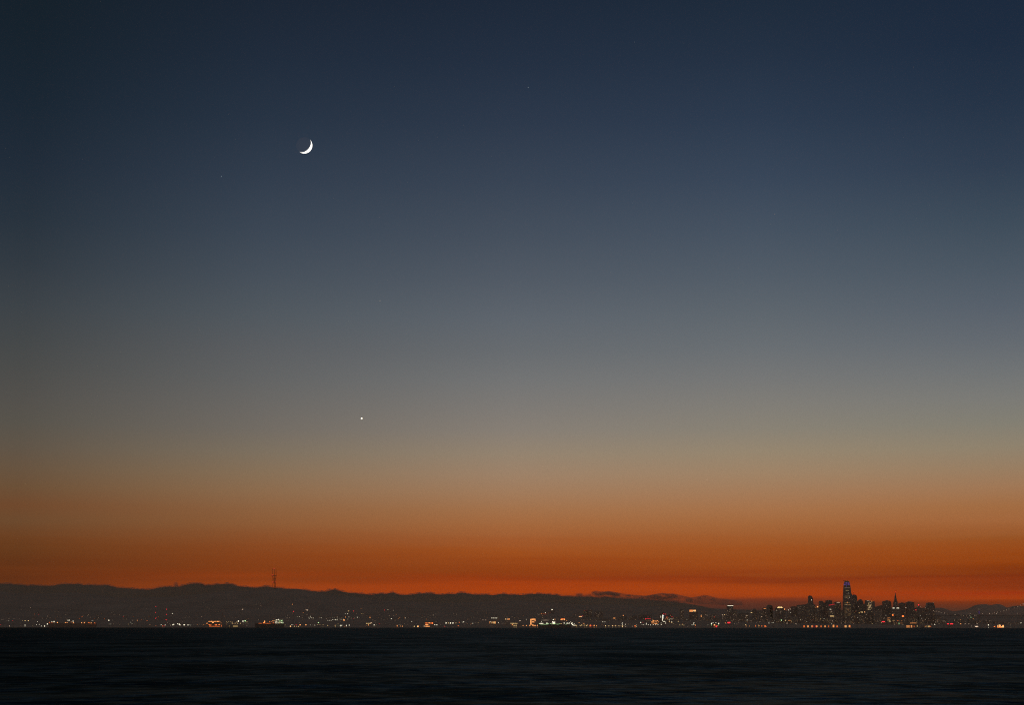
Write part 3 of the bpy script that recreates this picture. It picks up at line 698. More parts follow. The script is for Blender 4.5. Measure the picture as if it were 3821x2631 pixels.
# ------------------------------------------------------------------ ships
def ship(label, P, dist, deck, hullm, sup, lights, bowright=True, superm=None):
    """deck: (x0,x1,ydeck); sup: list of (x0,x1,ytop) blocks on the deck"""
    x0, x1, yd = deck; d = dist
    a = at(*pz(P, x0, yd), d); b = at(*pz(P, x1, yd), d); cx = (a.x+b.x)/2; L2 = (b.x-a.x)/2; zd = a.z
    root = empty('cargo_ship', (cx, d, 0)); tag(root, label, 'ship')
    beam = min(32, L2*0.28)
    st = [(-1, .55, 1.0), (-.93, .9, 1.0), (-.6, 1, 1.0), (.6, 1, 1.0), (.82, .75, 1.04), (1.0, .05, 1.1)]
    if not bowright: st = [(-s, w, z) for s, w, z in reversed(st)]
    v = []; f = []
    for s, w, z in st:
        hw = beam/2*w; xx = s*L2; xk = xx*(0.97 if abs(s) > .9 else 1)
        v += [(xk, -hw*0.85, -2), (xx, -hw, zd*z), (xx, hw, zd*z), (xk, hw*0.85, -2)]
    n = len(st)
    for i in range(n-1):
        q = i*4
        for e in range(4): f.append((q+e, q+4+e, q+4+(e+1) % 4, q+(e+1) % 4))
    f += [(0, 1, 2, 3), tuple((n-1)*4+e for e in (3, 2, 1, 0))]
    me = mesh(v, f, 'hull'); bm = bmesh.new(); bm.from_mesh(me); bmesh.ops.recalc_face_normals(bm, faces=bm.faces); bm.to_mesh(me); bm.free()
    link('hull', me, root, hullm)
    for k, (sa, sb, yt) in enumerate(sup):
        p = at(*pz(P, sa, yt), d); q = at(*pz(P, sb, yt), d)
        dp = beam*0.6
        big = (sb-sa) > 40
        link('superstructure' if big else 'deck_crane', boxes([(p.x-cx, q.x-cx, -dp/2, dp/2, zd-0.4, p.z)] if big else
             [(p.x-cx, q.x-cx, -2, 2, zd-0.4, p.z), (p.x-cx, q.x-cx+m_per(d, 30), -1.2, 1.2, p.z-2.0, p.z-0.4)]), root, superm or M_bld2)
    for (x, y, w, h, c, dbl) in parse(lights):
        p = at(*pz(P, x, y), d); wi = link('deck_light', globe(c, level(c, max(min(w, 16), h))), root)
        wi.location = (p.x-cx, -beam/2-0.6, p.z); kw, kh = m_per(d, w), m_per(d, h); wi.scale = (kw, min(kw, kh), kh)
    return root
ship('long dark red ship with orange deck lamps under white floodlights, far left', 0, 9600.0, (858,1712,1072), M_hullr, [(905,990,1052),(1208,1212,1010),(1470,1545,1040),(1600,1604,1030)],
 "883 1060 11 o;892 1071 6 o;931 1045 12 w;968 1045 17 w;931 1059 9 o;1028 1062 16 a;1167 1062 13 a;1197 1062 12 a;1215 1022 14 w;1238 1021 13 w;1303 1038 15 w;1272 1053 18x4 a;1310 1066 13 a;1454 1066 13 a;1502 1066 13 a;1580 1062 40x5 o;1622 1068 13 a;1686 1069 12 o;1636 1029 7 w;1651 1026 8 w;1510 1040 5 f;1150 1100 500x3 o".replace(';1150 1100 500x3 o',''))
ship('ship with dazzling white and green floodlights right of the orange terminal', 480, 9800.0, (1655,2045,1100), M_bld2, [(1845,1925,1095),(2015,2040,1060),(1730,1734,1045),(1880,1884,1060)],
 "1732 1050 8 y;1744 1066 7 y;1773 1050 8 y;1808 1049 8 y;1830 1055 9 y;1835 1075 11 y;1858 1085 6 a;1883 1074 11 y;1917 1055 10 y;1930 1075 10 y;1978 1075 10 y;1942 1037 22 w;2023 1037 20 w;2061 1032 20 g;2094 1052 10 y;2087 1012 4 g;2115 1000 6 a;1781 1116 6 y;1781 1138 6 y;2065 1088 4 y;2077 1088 4 y;2090 1088 4 y;2103 1088 4 y;2115 1088 4 y", False)  # the lower light of the stacked pair imitates a reflection
_r, _cx, _g = building('quay_shed', 'low quay shed with a pale lit wall below the floodlit ship', 480, 9700.0, rect(1840,2042,1100), "", m=M_bld2, gz=0, roof=False)
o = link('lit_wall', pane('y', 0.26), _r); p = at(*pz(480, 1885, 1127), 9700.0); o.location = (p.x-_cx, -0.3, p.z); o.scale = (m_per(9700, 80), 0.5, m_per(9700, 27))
ship('dark-hulled ship with a flame-orange glow at bow and lit white bridge', 960, 9400.0, (-45,474,1078), M_hull, [(318,470,1010),(120,124,1040),(210,214,1030)],
 "128 1062 34x22 o;135 1045 14x34 a;118 1070 20x10 o;278 1034 10 a;298 1034 10 a;300 998 6 a;318 1027 9 y;335 1022 8 w;345 1013 20x7 w;378 1013 30x8 w;340 1041 30x6 w;376 998 6 w;403 1037 13 g;438 1030 13x20 g;443 998 6 y;445 1013 6 w;330 1068 16x7 w;352 1070 12 w;376 1069 11 w;402 1069 12 y;426 1064 14 w;445 1069 12 g;463 1069 10 w;225 1045 6x20 o;60 1075 80x3 o;195 1076 110x3 o;290 1070 30x5 o;320 1055 12x6 w;250 1048 20x4 o", False, M_sup)
ship('largest dark ship with a green-white floodlit deck, centre right', 1920, 9300.0, (415,1004,1094), M_hull, [(640,730,1068),(470,474,1012),(570,574,1066),(868,872,1048),(940,980,1055),(712,716,1010)],
 "475 1077 80x10 w;440 1080 20x6 g;572 1073 18 w;572 1086 26x8 g;672 1050 18 w;690 1064 30 w;708 1056 18 w;683 1012 17 w;700 1082 40x10 g;668 1072 14 w;712 1003 12 a;770 1002 5 f;475 1045 5x14 w;475 1022 4 w;600 1085 20x6 g;640 1083 16x7 g;820 1083 18x7 y;795 1082 10x5 g;874 1072 12x20 w;918 1075 10 w;936 1069 10 w;940 1080 26x5 w;966 1072 10x16 w;545 1020 130x3 f;760 1090 60x3 g;520 1092 150x3 g;990 1048 8 w;1000 1080 10x16 w;910 1090 30x3 g", False, M_sup)
_b = ship('small unlit dark tugboat off the piers under the bridge tower', 3331, 9000.0, (490,556,1138), M_hull, [(497,540,1126),(505,509,1112)], "", False)
_b.name = 'tugboat'

# ------------------------------------------------------------------ more shore lamps and houses, panel by panel
lamps(960, SH, "492 1107 8 y 1144;582 1130 9x30 y;592 1128 10x20 a;612 1099 12 w 1147;645 1100 6 f;654 1128 6x16 y;682 1103 8 r 1147;695 1103 8 r 1147;693 1128 11x7 y;728 1129 13x9 y;756 1103 19 a 1147;743 1064 6 f;858 1102 17 a 1147;660 1056 5 f", "right of the flame-lit ship")
lamps(960, SH, "940 1105 7 w 1145;970 1106 5 f 1146;1017 1108 11 w 1146;1080 1063 20x13 g;1065 1100 7 y;1085 1097 5 y;1096 1097 5 y;1106 1097 5 y;1115 1097 5 y;1162 1100 8 y;1245 1113 10 y 1142;1375 1118 9 y 1138;1424 1085 7 y;1405 1110 4 g;1415 1110 4 g;1425 1110 4 g;1435 1110 4 g;1445 1110 4 g;1468 1113 13 w 1143;1492 1112 12x15 w 1143;1545 1128 7 a;1573 1112 14 w 1142;1624 1108 13 w 1143", "on the quay under the dense hillside lights")
lamps(960, SH, "1927 1078 12 y;1944 1078 9 y;1960 1078 10 y;1975 1078 9 y;1992 1078 12 y;1963 1105 14 a 1147;2063 1105 16 w 1146;2100 1103 6 f 1147;2152 1085 8 r;2170 1090 4 r;2095 1064 5 y;2198 1085 4 f;2258 1085 4 f;1940 1067 8x3 y;1970 1066 8x3 y;2020 1067 14x3 y", "right of the dense hillside lights")
houses(960, "22 818 6 f;54 832 5 f;51 725 4 f;65 768 6 f;340 890 4 f;418 865 3 f;445 780 3 f;533 932 5 f;500 950 4 f;572 977 6 f;525 982 9x4 f;540 982 5 f;548 1021 6 f;525 1030 5 f;492 900 3 f;620 740 9 a;627 899 7 a;636 913 7 r;811 889 7 a;912 801 4 f;846 827 6 f;874 842 44x4 f;917 860 4 f;892 735 3 a;1018 797 3 a;22 1016 5 f", "on the slope right below the broadcast tower")
houses(960, "670 965 5 f;680 960 6 y;705 960 6 w;746 960 8 w;790 935 6 f;808 934 4 f;795 975 5 f;862 923 5 f;880 920 5 f;895 918 6 w;907 970 6 w;941 941 6 w;936 968 5x16 w;920 990 9 w;957 985 6x14 w;975 982 5 y;989 985 5x14 w;1110 948 7 f;1102 983 7 w;1130 980 4x12 w;1145 983 5 f;1237 981 5 f;1268 973 4 f;1290 975 3 f;1328 972 6 w;1357 983 6 w;1220 995 5 f", "in the first cluster right of the broadcast tower")
houses(960, "1241 1025 7 w;1252 1025 6 w;1279 1025 7 w;1304 1025 8 w;1328 1013 6x9 w;1341 1005 6 w;1355 1018 6x12 w;1384 1017 6x18 w;1409 1018 7x14 w;1420 988 7 w;1415 965 6 w;1430 950 4 f;1445 992 6 w;1459 1007 6 y;1467 982 6 w;1480 1005 7 w;1484 980 4 f;1508 983 5 f;1515 1008 6x14 w;1531 1027 14x42 a;1558 968 6x14 a;1575 1010 6 w;1597 1005 5x10 w;1590 985 4 f;1617 965 8 w;1650 984 5 f;1664 984 5 f;1726 986 5x10 w;1767 971 12 w;1800 975 4 f;1610 858 18x5 y;1553 909 8 w;1596 909 9 w;1472 1040 4 f;1280 1050 4 f", "in the dense bright hillside cluster")
houses(960, "1831 818 7 a;1847 903 9 y;1828 897 5 f;1873 903 5 f;1750 900 4 f;1862 930 4 f;1990 950 22x3 a;1990 965 20x4 a;1990 978 22x3 a;1917 965 5 f;1950 950 4 f;1925 940 3 f;2246 841 8 r;2307 837 8 w;2203 947 4 f;2208 985 6 f;2237 1013 5 f;2300 1003 4 f;2040 1017 5 f;2080 1030 5 f;2152 915 4 f;2195 990 4 f;2010 1070 30x3 f;1430 853 4 f;2090 825 3 f", "right of the dense bright cluster")
lamps(1440, SH, "69 1093 6 f;232 1093 6 w;247 1093 5 w;264 1093 5 w;283 1093 5 w;199 1118 9x22 a;199 1137 8 o;289 1128 7x22 a;256 1125 4x14 a;330 1080 5 f;456 1044 9 w;500 1129 11x20 y;558 1129 14x22 y;570 1129 17x24 a;534 1083 5 f;385 1048 4 f", "at centre left beside the warm square glow")
lamps(1440, SH, "863 1101 15 w 1148;900 1102 14 w 1148;885 1045 6 f;945 1075 4 f;757 1101 7 a", "as the twin lamps at centre left")
lamps(1440, SH, "1062 1070 20 w;1102 1071 13 y;1140 1071 20 w;1184 1071 20 w;1236 1070 11 y;1295 1057 20x7 o;1190 1030 5 f;1088 1042 4 f;1233 1017 5 f;1055 1050 4 f;1350 1056 8 w;1362 1050 7 w;1374 1050 9x18 w;1277 1117 12x10 o 1142;1040 1130 6x12 r;1025 1117 4 f", "in the evenly spaced floodlight row near centre")
lamps(1440, SH, "1415 1060 5 f;1446 1006 5 a;1535 1076 10 w;1505 1080 6 a;1629 1069 8 y;1585 1058 5 f;1435 1083 6 a;1493 1098 5 f;1715 1016 18x4 f;1762 1018 18x4 f;1985 1065 9x13 w;2010 1078 4 f;2035 1076 4 f;2062 1078 5 f;2085 1078 6 f;2105 1076 6 y;1560 1070 3 f", "between the floodlight row and the pier lamps")
houses(1440, "36 835 8 f;134 846 7 f;181 919 6 a;138 941 5 f;57 938 8x4 f;76 865 4 f;99 998 15x11 w;38 998 5 f;38 988 6 f;155 1010 5 f;168 1020 5 f;148 1022 5 f;238 973 6 a;225 992 6 a;213 994 5 f;345 985 10 w;330 982 6 a;360 980 5 a;352 1000 4 f;397 972 4 f;427 857 4 f;722 1005 7 a;760 1013 5 f;650 970 4 f;625 975 4 f;805 880 4 f;882 903 4 f;835 930 12x4 f;675 955 4 f;790 935 4 f;880 965 4 f;1198 908 5 f;1246 915 6 f;1217 933 4 f;1505 972 4 f;1551 968 5 f;1775 900 3 f;1300 1010 3 f;1978 960 4 y;2137 967 5x10 f;2228 958 5 f;2275 980 4x12 f;68 975 4 f;640 1005 3 f;770 885 3 a", "on the dark slope around centre left")
building('warehouse', 'low warehouse with orange window strips at centre left', 1440, 10650.0, rect(668,832,1060), "715 1072 36x10 o;765 1069 28x8 a;800 1072 60x7 o;820 1072 14x20 o;720 1101 42x10 a;675 1125 4x24 f;735 1128 70x10 a 0".replace(' 0',''), m=M_bld2, roof=False)
building('waterfront_office', 'office with a row of white roof lamps, centre', 1440, 11000.0, rect(1826,1965,990), "1862 982 9 w;1879 982 8 w;1896 982 9 w;1913 982 8 w;1931 982 9 w;1957 982 11 w;1835 1060 4x34 a;1843 1047 8 w;1870 1062 4x30 y;1888 1062 4x30 a;1903 1062 5x30 y;1917 1062 5x34 y;1933 1062 4x34 a;1862 1070 4 f", m=M_bld2, roof=False)
building('waterfront_office', 'dim office with faint window bars left of the pier lamps', 1440, 11000.0, rect(2088,2196,990), "2108 1000 5x18 y;2137 1000 3x22 f;2150 1003 3x20 a;2165 1002 4x20 a;2180 1000 4x20 a;2120 1005 3x14 f;2140 1045 4 f", m=M_bld2, roof=False)
building('pier_shed', 'yellow-lit pier shed left of the row of pier lamps', 1440, SH, rect(2196,2400,1070), "2235 1076 70x5 y;2300 1076 40x4 y;2233 1103 16x8 a;2262 1112 12 y;2262 1145 13x8 y;2298 1112 12 y;2298 1145 13x8 y;2240 1150 20x4 y;2245 1090 6 y", m=M_bld2, roof=False)  # lower panes under the two lamps are their reflections, added as glowing panes
lamps(1920, SH, "27 1113 13 a 1145;87 1113 14 a 1145;150 1115 12 a 1145;210 1115 13 a 1145;262 1113 11 a 1145;275 1113 12 a 1145;318 1110 14 a 1145;337 1110 14 a 1145;352 1113 12 a 1145;367 1113 13 a 1145;403 1111 14 a 1145", "in the pier row below the gold-lit tower", name='pier_lamp')
building('clock_tower', 'slim tower with a bright gold vertical strip and lit floors', 1920, 10700.0, [(262,990),(300,990),(302,996),(378,998)], "289 1048 13x94 a;289 1048 6x90 y;335 1000 64x7 a;335 1016 66x7 a;312 1007 8x20 a;326 1052 34x9 a;308 1052 6x12 y;355 1065 5 a;372 1022 9 a;360 1030 4x30 a;300 1095 60x3 a", m=M_bld2, roof=False)
building('antenna_mast', 'thin antenna above the gold-lit tower', 1920, 10720.0, rect(288.5,291.5,930), m=M_bld3, cat='antenna', roof=False, depth=1.5)
houses(1920, "209 1007 8 w;105 988 6 f;70 985 5 f;3 980 6 y;160 935 4 a;95 1030 24x4 f;42 1075 24x4 y;405 930 4 f;430 917 8 f;472 911 10 a;503 910 6 r;519 909 7 o;536 909 7 a;549 908 7 o;567 913 6 r;482 930 7 a;493 930 7 a;540 921 5 r;546 890 12 w;605 885 6 o;616 876 6 o;628 882 4 r;595 897 4 a;498 974 7 f;495 940 5 a;515 993 3 f", "along the rising red-lit street above the green-lit ship")
building('apartment_tower', 'lone slim hilltop tower with one white light at its top', 1920, 13000.0, rect(640,706,826), "663 832 22x10 w;698 905 4 f", (8,645,700,850,960), M_bld3)
building('stadium', 'low stadium with an orange lamp row behind the green-lit ship', 1920, 10800.0, rect(805,905,995), "822 1011 14 a;838 1011 9 a;850 1011 9 a;866 1010 7 a;880 1011 14 a;855 993 60x5 o;920 1025 12x6 a;888 1002 8 a;700 998 28x4 a".replace(';700 998 28x4 a',''), m=M_bld2, roof=False)
lamps(1920, SH, "1005 1083 9x18 w;1015 1070 17 w;1022 1098 18 w;1037 1108 15 w;1060 1088 11 w;1065 1113 10x16 w 1152;1080 1110 12 y;1098 1113 12 y 1143;1016 1125 8 f 1153;1050 1120 8 f 1148;1030 1090 12 w;988 1050 6 w", "in the glare at the green-lit ship's end")
lamps(1920, SH, "1158 1118 12 y 1145;1180 1107 12 y;1190 1107 9 y;1225 1108 10 y 1145;1240 1108 10 y 1145;1268 1115 12 y 1145;1287 1108 10 y 1147;1335 1112 20 o 1143;1353 1113 8 r 1143;1365 1113 8 r 1143;1380 1112 6 r;1394 1113 8 a 1143;1408 1112 14 a 1145;1448 1118 12 a 1144;1285 1095 5 r", "in the dock row with one big red-orange lamp")
lamps(1920, SH, "1575 1118 5 a;1605 1117 13 y 1144;1630 1117 4 a;1665 1117 11 y 1144;1708 1117 4 a;1730 1115 13 y 1144;1745 1117 5 a;1763 1117 5 a;1785 1115 12 y 1144;1800 1117 4 a;1825 1117 4 a;1843 1117 12 y 1144;1870 1117 5 a;1920 1120 6 y;1936 1120 6 y;1958 1093 11 w;1590 1088 5 f;1558 1050 12x9 w;1595 1050 9 w;2127 1118 16 o 1140;2155 1106 8 w;2155 1130 5x14 y;2080 1130 3x16 f;1963 1130 4x20 f;2227 1060 15 w;2265 1058 7 r;2250 1097 8 w 1153;2280 1097 8 w 1153;1148 1095 5 f;1220 1078 30x4 a;1140 1065 14x5 a", "right of the big red-orange dock lamp")
def crane(label, P, d, x, ytop, lights):
    p = at(*pz(P, x, ytop), d); g = terr(p.x, d); root = empty('harbour_crane', (p.x, d, g)); tag(root, label, 'crane')
    h = p.z-g; bm = bmesh.new()
    for s in (-1, 1):
        bar(bm, (s*4, 0, 0), (s*1.5, 0, h*0.8), 0.5, 5); bar(bm, (s*4, 6, 0), (s*1.5, 4, h*0.8), 0.5, 5)
    for k in range(5): bar(bm, (-3.6+k*.5, 0, h*0.15*k), (3.6-k*.5, 0, h*0.15*(k+1)), 0.35, 4)
    bmo('lattice_leg', bm, M_met, root)
    bm = bmesh.new(); bar(bm, (-3, 2, h*0.75), (14, 2, h), 0.6, 5); bar(bm, (1.5, 2, h*0.8), (0, 2, h*1.0), 0.4, 5); bmo('jib', bm, M_met, root)
    for (lx, ly, w, hh, c, dbl) in parse(lights):
        q = at(*pz(P, lx, ly), d); o = link('work_light', globe(c, level(c, max(w, hh))), root); o.location = (q.x-p.x, -1.5, q.z-g); kw = m_per(d, w); o.scale = (kw, kw, m_per(d, hh))
crane('crane strung with white work lights right of the amber dock row', 1920, 10580.0, 1903, 1058, "1906 1067 10 w;1898 1080 10 w;1905 1094 9 w;1900 1108 9 w;1903 1122 11 y;1904 1135 12x18 y;1903 1150 12x6 y")

# city blocks, left to right
building('apartment_block', 'broad dim block left of the twin slab towers', 1920, 12300.0, [(1040,900),(1110,890),(1185,892)], "1165 955 50x8 a;1140 955 8 w;1185 955 9 w;1205 943 8 r;1205 998 24x7 a;1075 930 8x4 f", (12,1050,1180,960,1060), M_bld2)
building('slab_tower', 'left one of the twin dim slab towers, red roof beacons', 1920, 12500.0, [(1212,850),(1295,848)], "1240 847 6 r;1278 845 6 r", (30,1220,1290,860,1040), M_bld3)
building('slab_tower', 'right one of the twin dim slab towers, slightly taller', 1920, 12480.0, [(1302,838),(1330,832),(1372,834)], "1341 829 4 f;1361 884 6 f;1395 955 5 f".replace(';1395 955 5 f',''), (26,1308,1368,850,1040), M_bld3)
building('slab_tower', 'wide dim slab right of the twin towers', 1920, 12450.0, [(1415,872),(1500,868),(1568,872)], "1502 885 4 f;1483 917 8x3 f;1463 992 34x17 y", (26,1425,1560,890,1040), M_bld3)
building('office_block', 'low block in front of the twin slab towers', 1920, 12000.0, [(1150,1000),(1250,985),(1340,992),(1408,1010)], "1175 1030 6 f;1312 1035 6 f;1382 1067 12x8 y", (20,1160,1400,1005,1080), M_bld)
building('office_block', 'low block right in front of the wide dim slab', 1920, 12000.0, [(1420,1010),(1540,990),(1690,1000)], "1510 1035 8x4 a", (16,1430,1680,1015,1090), M_bld)
building('office_block', 'dim block with one orange bar window near its top', 1920, 12200.0, [(1700,960),(1740,945),(1820,948)], "1760 984 34x7 a;1790 1015 6 f", (14,1705,1815,990,1080), M_bld2)
building('office_block', 'dim block with a small orange roof light, right of bar-window block', 1920, 12250.0, [(1840,955),(1900,945),(1990,948)], "1918 937 11 a;1918 929 5 o;1985 1020 7 f;1995 1003 5 f", (16,1850,1985,960,1080), M_bld)
building('office_block', 'dark block between small orange roof light and red roofline', 1920, 12200.0, [(2030,945),(2100,938),(2165,942)], "2055 962 4 f", (20,2035,2160,965,1080), M_bld3)
building('office_block', 'wide dark block left of the red roofline building', 1920, 12300.0, [(2195,930),(2318,925),(2420,928)], "2310 1000 4 r", (12,2200,2410,960,1080), M_bld3)
# panel at 2400
building('office_block', 'block edged by a thin red roofline', 2400, 11800.0, [(35,992),(60,988),(135,990)], "85 990 90x3 r;42 1000 5x20 r;85 962 7x4 r", (8,45,130,1010,1060), M_bld)
building('office_block', 'stepped block with three rows of orange windows', 2400, 11300.0, [(140,1046),(160,1018),(268,1020),(285,1046)], "165 1006 6 a;180 1026 26x8 a;210 1027 14x6 a;248 1027 24x6 a;170 1052 50x6 a;230 1053 30x5 a;270 1052 18x5 a;175 1072 50x4 a;225 1078 50x6 a;123 1027 7 f", m=M_bld)
building('construction_tower', 'unfinished tower with bright white vertical work lights', 2400, 11600.0, [(290,905),(330,885),(372,888)], "340 978 8x100 w;340 940 9x14 c;340 960 9x10 w;340 1000 9x10 w;358 940 7x18 c;358 965 6x14 c;358 985 6x10 w;311 965 5x20 w;311 945 5x8 w;298 935 5 f;360 912 9 r;352 905 5 r;397 913 9 r;375 912 5 r", m=M_bld3)
building('construction_tower', 'second unfinished tower with scattered white lights and red beacons', 2400, 11600.0, [(428,935),(470,895),(500,905),(528,960)], "480 915 5 r;480 938 6 y;508 957 7x12 r;508 1000 6x12 w;475 998 7x8 w;453 972 4x10 f;438 1005 5x14 y;465 1015 4x12 w;465 1050 5x10 y;463 1037 8 y;450 1075 14x10 y;475 1078 10 y;505 1045 5x14 w;505 1062 6x16 y;508 1093 13x16 y;508 1155 11x5 y;420 955 8 r;425 985 4x14 a;448 1050 4 a;528 985 4x10 a;497 1070 6 y;412 975 4x12 o;400 1000 4x12 o;490 990 4 a", m=M_bld3)
lamps(2400, SH, "10 1098 9 w;57 1077 14x12 w;53 1100 10 w 1152;92 1101 11 w 1152;128 1104 11 w 1152;178 1101 12 w 1152;221 1099 12 w 1152;221 1077 7 w;262 1102 12 w 1152;318 1099 13 w 1153;316 1072 9 w;395 1072 11x14 w;355 1043 12 w;372 1043 13 w;387 1043 9 w;354 1075 7 y;535 1088 7 y", "below the white work-lit tower", group='lamps below the white work-lit tower')
lamps(2400, SH, "618 1049 11 y;683 1052 5 f;694 1080 6 a;647 1105 9 y 1149;688 1102 8x10 y 1150;718 1107 9 y 1151;700 1098 4 a;580 1105 5 a;775 1073 6 f;788 1130 7 f;773 1007 7 w;833 1035 6 f;863 1103 11 w 1152;895 1067 13x9 w;890 1083 9 w;893 1097 10 w;915 1100 11 y;922 1112 12 o 1147;755 1078 4 a;840 1085 4 f;617 1105 3 f", "between the work-lit towers and the green-lit landing")
building('slab_tower', 'slim dark tower between the work-lit tower and the lantern-topped tower', 2400, 12300.0, rect(648,716,832), "681 944 6 f;682 880 6 f;703 853 6 f", (22,655,712,860,1040), M_bld3)
building('office_tower', 'tower whose top floors glow like an amber lantern', 2400, 12400.0, [(818,838),(930,838)], ";".join(f"{x} 856 5x32 a" for x in (823,835,847,859,870))+";890 850 10x20 y;903 856 5x30 a;915 852 14x26 y;926 852 4x26 a;875 842 105x5 o;893 862 6 w", (10,870,965,900,1000), M_bld3)
building('office_tower', 'dark wider block in front of the lantern-topped tower', 2400, 12200.0, rect(872,968,876), "", (12,880,960,920,1060), M_bld3)
building('office_tower', 'dim round-topped tower right of the lantern-topped tower', 2400, 12300.0, [(1020,915),(1035,895),(1065,882),(1105,880),(1135,892),(1150,915)], "1002 950 8x22 a".replace('1002','1024'), (26,1030,1145,920,1060), M_bld2)
building('office_block', 'low dim block with a red dot, right of the round-topped tower', 2400, 12300.0, [(1195,925),(1240,915),(1295,918)], "1220 948 6 f;1256 965 7 r;1247 957 4 a", (12,1200,1290,940,1050), M_bld)
building('office_block', 'dim block with two pale bars along its roofline', 2400, 12300.0, [(1385,918),(1475,918)], "1400 925 18x6 f;1436 925 16x6 y;1405 945 4x8 f;1405 965 4x8 f;1405 985 4x8 f;1404 1000 6 f;1468 925 5 f", (8,1390,1470,940,1050), M_bld)
building('residential_tower', 'dark rectangular tower topped by one thin white light bar', 2400, 12400.0, rect(1482,1588,753), "1542 764 94x6 w;1484 764 7x5 w;1533 827 10x4 f;1520 870 6 f;1547 967 6 f;1548 855 4 f", (28,1490,1582,790,1040,'fff'), M_bld3)
building('office_tower', 'dim tower leaning against the light-bar tower, right side', 2400, 12500.0, [(1590,840),(1620,830),(1660,838)], "", (18,1595,1655,870,1040), M_bld2)
building('office_block', 'long low dim block right of the light-bar tower', 2400, 12600.0, [(1660,905),(1720,892),(1800,896),(1868,886)], "1826 936 28x5 f", (30,1665,1860,930,1060), M_bld)
building('office_tower', 'rounded dim tower in the middle of the dusky skyline gap', 2400, 12500.0, [(1925,850),(1940,825),(1965,815),(1990,822),(2006,850)], "1912 886 24x6 y;1905 858 6 f", (20,1930,2000,880,1060), M_bld3)
building('office_block', 'dim block right of the rounded tower', 2400, 12600.0, [(2006,868),(2050,858),(2108,862)], "2090 959 16x5 f;2118 958 20x6 y", (18,2010,2104,890,1060), M_bld2)
building('office_tower', 'tower with a broken row of amber roof windows', 2400, 12500.0, rect(2112,2180,806), "2133 816 9x7 a;2145 816 9x7 a;2157 816 8x7 a;2168 816 8x8 a;2128 1003 8 f;2167 945 7 f;2176 975 7 f", (12,2115,2175,850,1050), M_bld3)
building('office_tower', 'dark dome-topped tower right of the amber roof windows', 2400, 12400.0, [(2180,800),(2186,770),(2205,752),(2240,748),(2270,754),(2283,775),(2286,805)], "", (20,2188,2280,820,1050), M_bld3)
building('landing_building', 'ferry landing framed by green-white lamps with a red glow', 2400, SH, [(1195,1110),(1240,1095),(1262,1085),(1285,1095),(1340,1110)], "1206 1079 15 w;1206 1105 10 g;1233 1067 10 w;1284 1067 10 w;1333 1078 15 w;1331 1105 8 g;1258 1107 24x11 a;1258 1100 12 y;1293 1130 20x24 r;1270 1128 8 o;1248 1125 6 o;1208 1151 20x7 g;1258 1150 26x8 a;1330 1151 22x6 g;1295 1152 16x5 r;1310 1120 10x4 a", m=M_bld, roof=False)  # lowest glowing panes imitate reflections of the lamps above them
building('billboard', 'glowing red rooftop sign board in front of the light-bar tower', 2400, 11200.0, rect(1488,1540,1052), "1513 1064 48x21 r;1513 1064 30x9 r", m=M_bld3, cat='sign', roof=False)
lamps(2400, SH, "1145 1097 6 w;1142 1110 4 f;1450 1070 14x9 a;1465 1080 6 f;1372 1097 4 f;1593 1017 7 f;1705 1010 6 f;1835 1019 11 w;1838 1045 5 a;1836 1060 5 a;1680 1060 6 f;1650 1088 5 f;1612 1088 8 f;1810 1098 13x9 y 1155;1817 1120 10x6 a 1140;1876 1125 7x9 a;1985 1114 8x12 o 1132;2038 1110 5x14 y 1142;2046 1120 6x18 a;2094 1118 10 o 1135;2150 1122 20x14 o 1138;2168 1131 12 o;2120 1120 4 a;2003 1060 6 f;1905 1060 5 f;2063 1045 5 f;2052 1060 4 f;2220 1058 9 w;2221 1078 8 w;2295 1065 7 w;2306 1058 6 w;2203 1068 4 f;1735 1015 3 f;1785 1035 3 a", "between the red sign and the amber pier doors")

# downtown
D7 = 12300.0
building('office_tower', 'dim tower at the left foot of the downtown skyline', 2880, 12400.0, [(-35,795),(-5,778),(16,782)], "", (6,-25,12,800,1000), M_bld3)
building('office_tower', 'tower with a yellow-lit crown at downtown\'s left end', 2880, D7, [(75,805),(98,805),(100,780),(188,780),(190,805),(212,806)], "144 800 92x8 y;120 793 30x10 y;170 793 22x10 y;145 783 60x4 y;78 846 7 w;151 875 6 f", (20,85,205,840,1050), M_bld3)
building('office_tower', 'narrow tower with an orange square light near its top', 2880, 12350.0, rect(214,242,816), "226 826 13x15 a;293 840 8 w".replace(';293 840 8 w',''), (6,216,240,850,1000), M_bld)
building('office_block', 'low block with white lights below the downtown left end', 2880, 12100.0, rect(278,336,838), "293 840 9 w;318 812 5x8 f;330 825 4x14 f;349 884 7 w;306 850 4 f".replace('349 884','332 884'), (10,282,332,850,1020), M_bld)
building('office_block', 'flat-topped dim block left of the wide shoulder block', 2880, 12500.0, rect(342,452,780), "", (14,350,445,810,1040), M_bld3)
building('office_block', 'wide shoulder block rising toward the dark twin-slab tower', 2880, 12450.0, [(455,752),(530,746),(600,742)], "", (48,462,598,780,1060), M_bld)
building('office_block', 'dim block filling left foot of the dark notched tower', 2880, 12440.0, [(600,738),(625,728),(650,732)], "", (16,604,646,780,1050), M_bld)
building('residential_tower', 'tall dark notched tower with one white light, left of centre downtown', 2880, 12200.0, [(648,594),(650,590),(711,592),(713,618),(726,622),(728,700),(735,702)], "701 664 11 w;655 680 2x160 f".replace(';655 680 2x160 f',''), (30,655,730,760,1060), M_bld3)
building('office_block', 'low dark step right of the notched tower', 2880, 12500.0, rect(735,770,743), "", (10,738,768,780,1040), M_bld3)
building('office_block', 'block with a glowing orange ball light on its roof', 2880, 12400.0, [(772,800),(800,792),(836,795)], "808 783 18 a;808 785 26x20 o;776 798 6 a".replace('808 785 26x20 o;',''), (20,775,832,830,1050), M_bld)
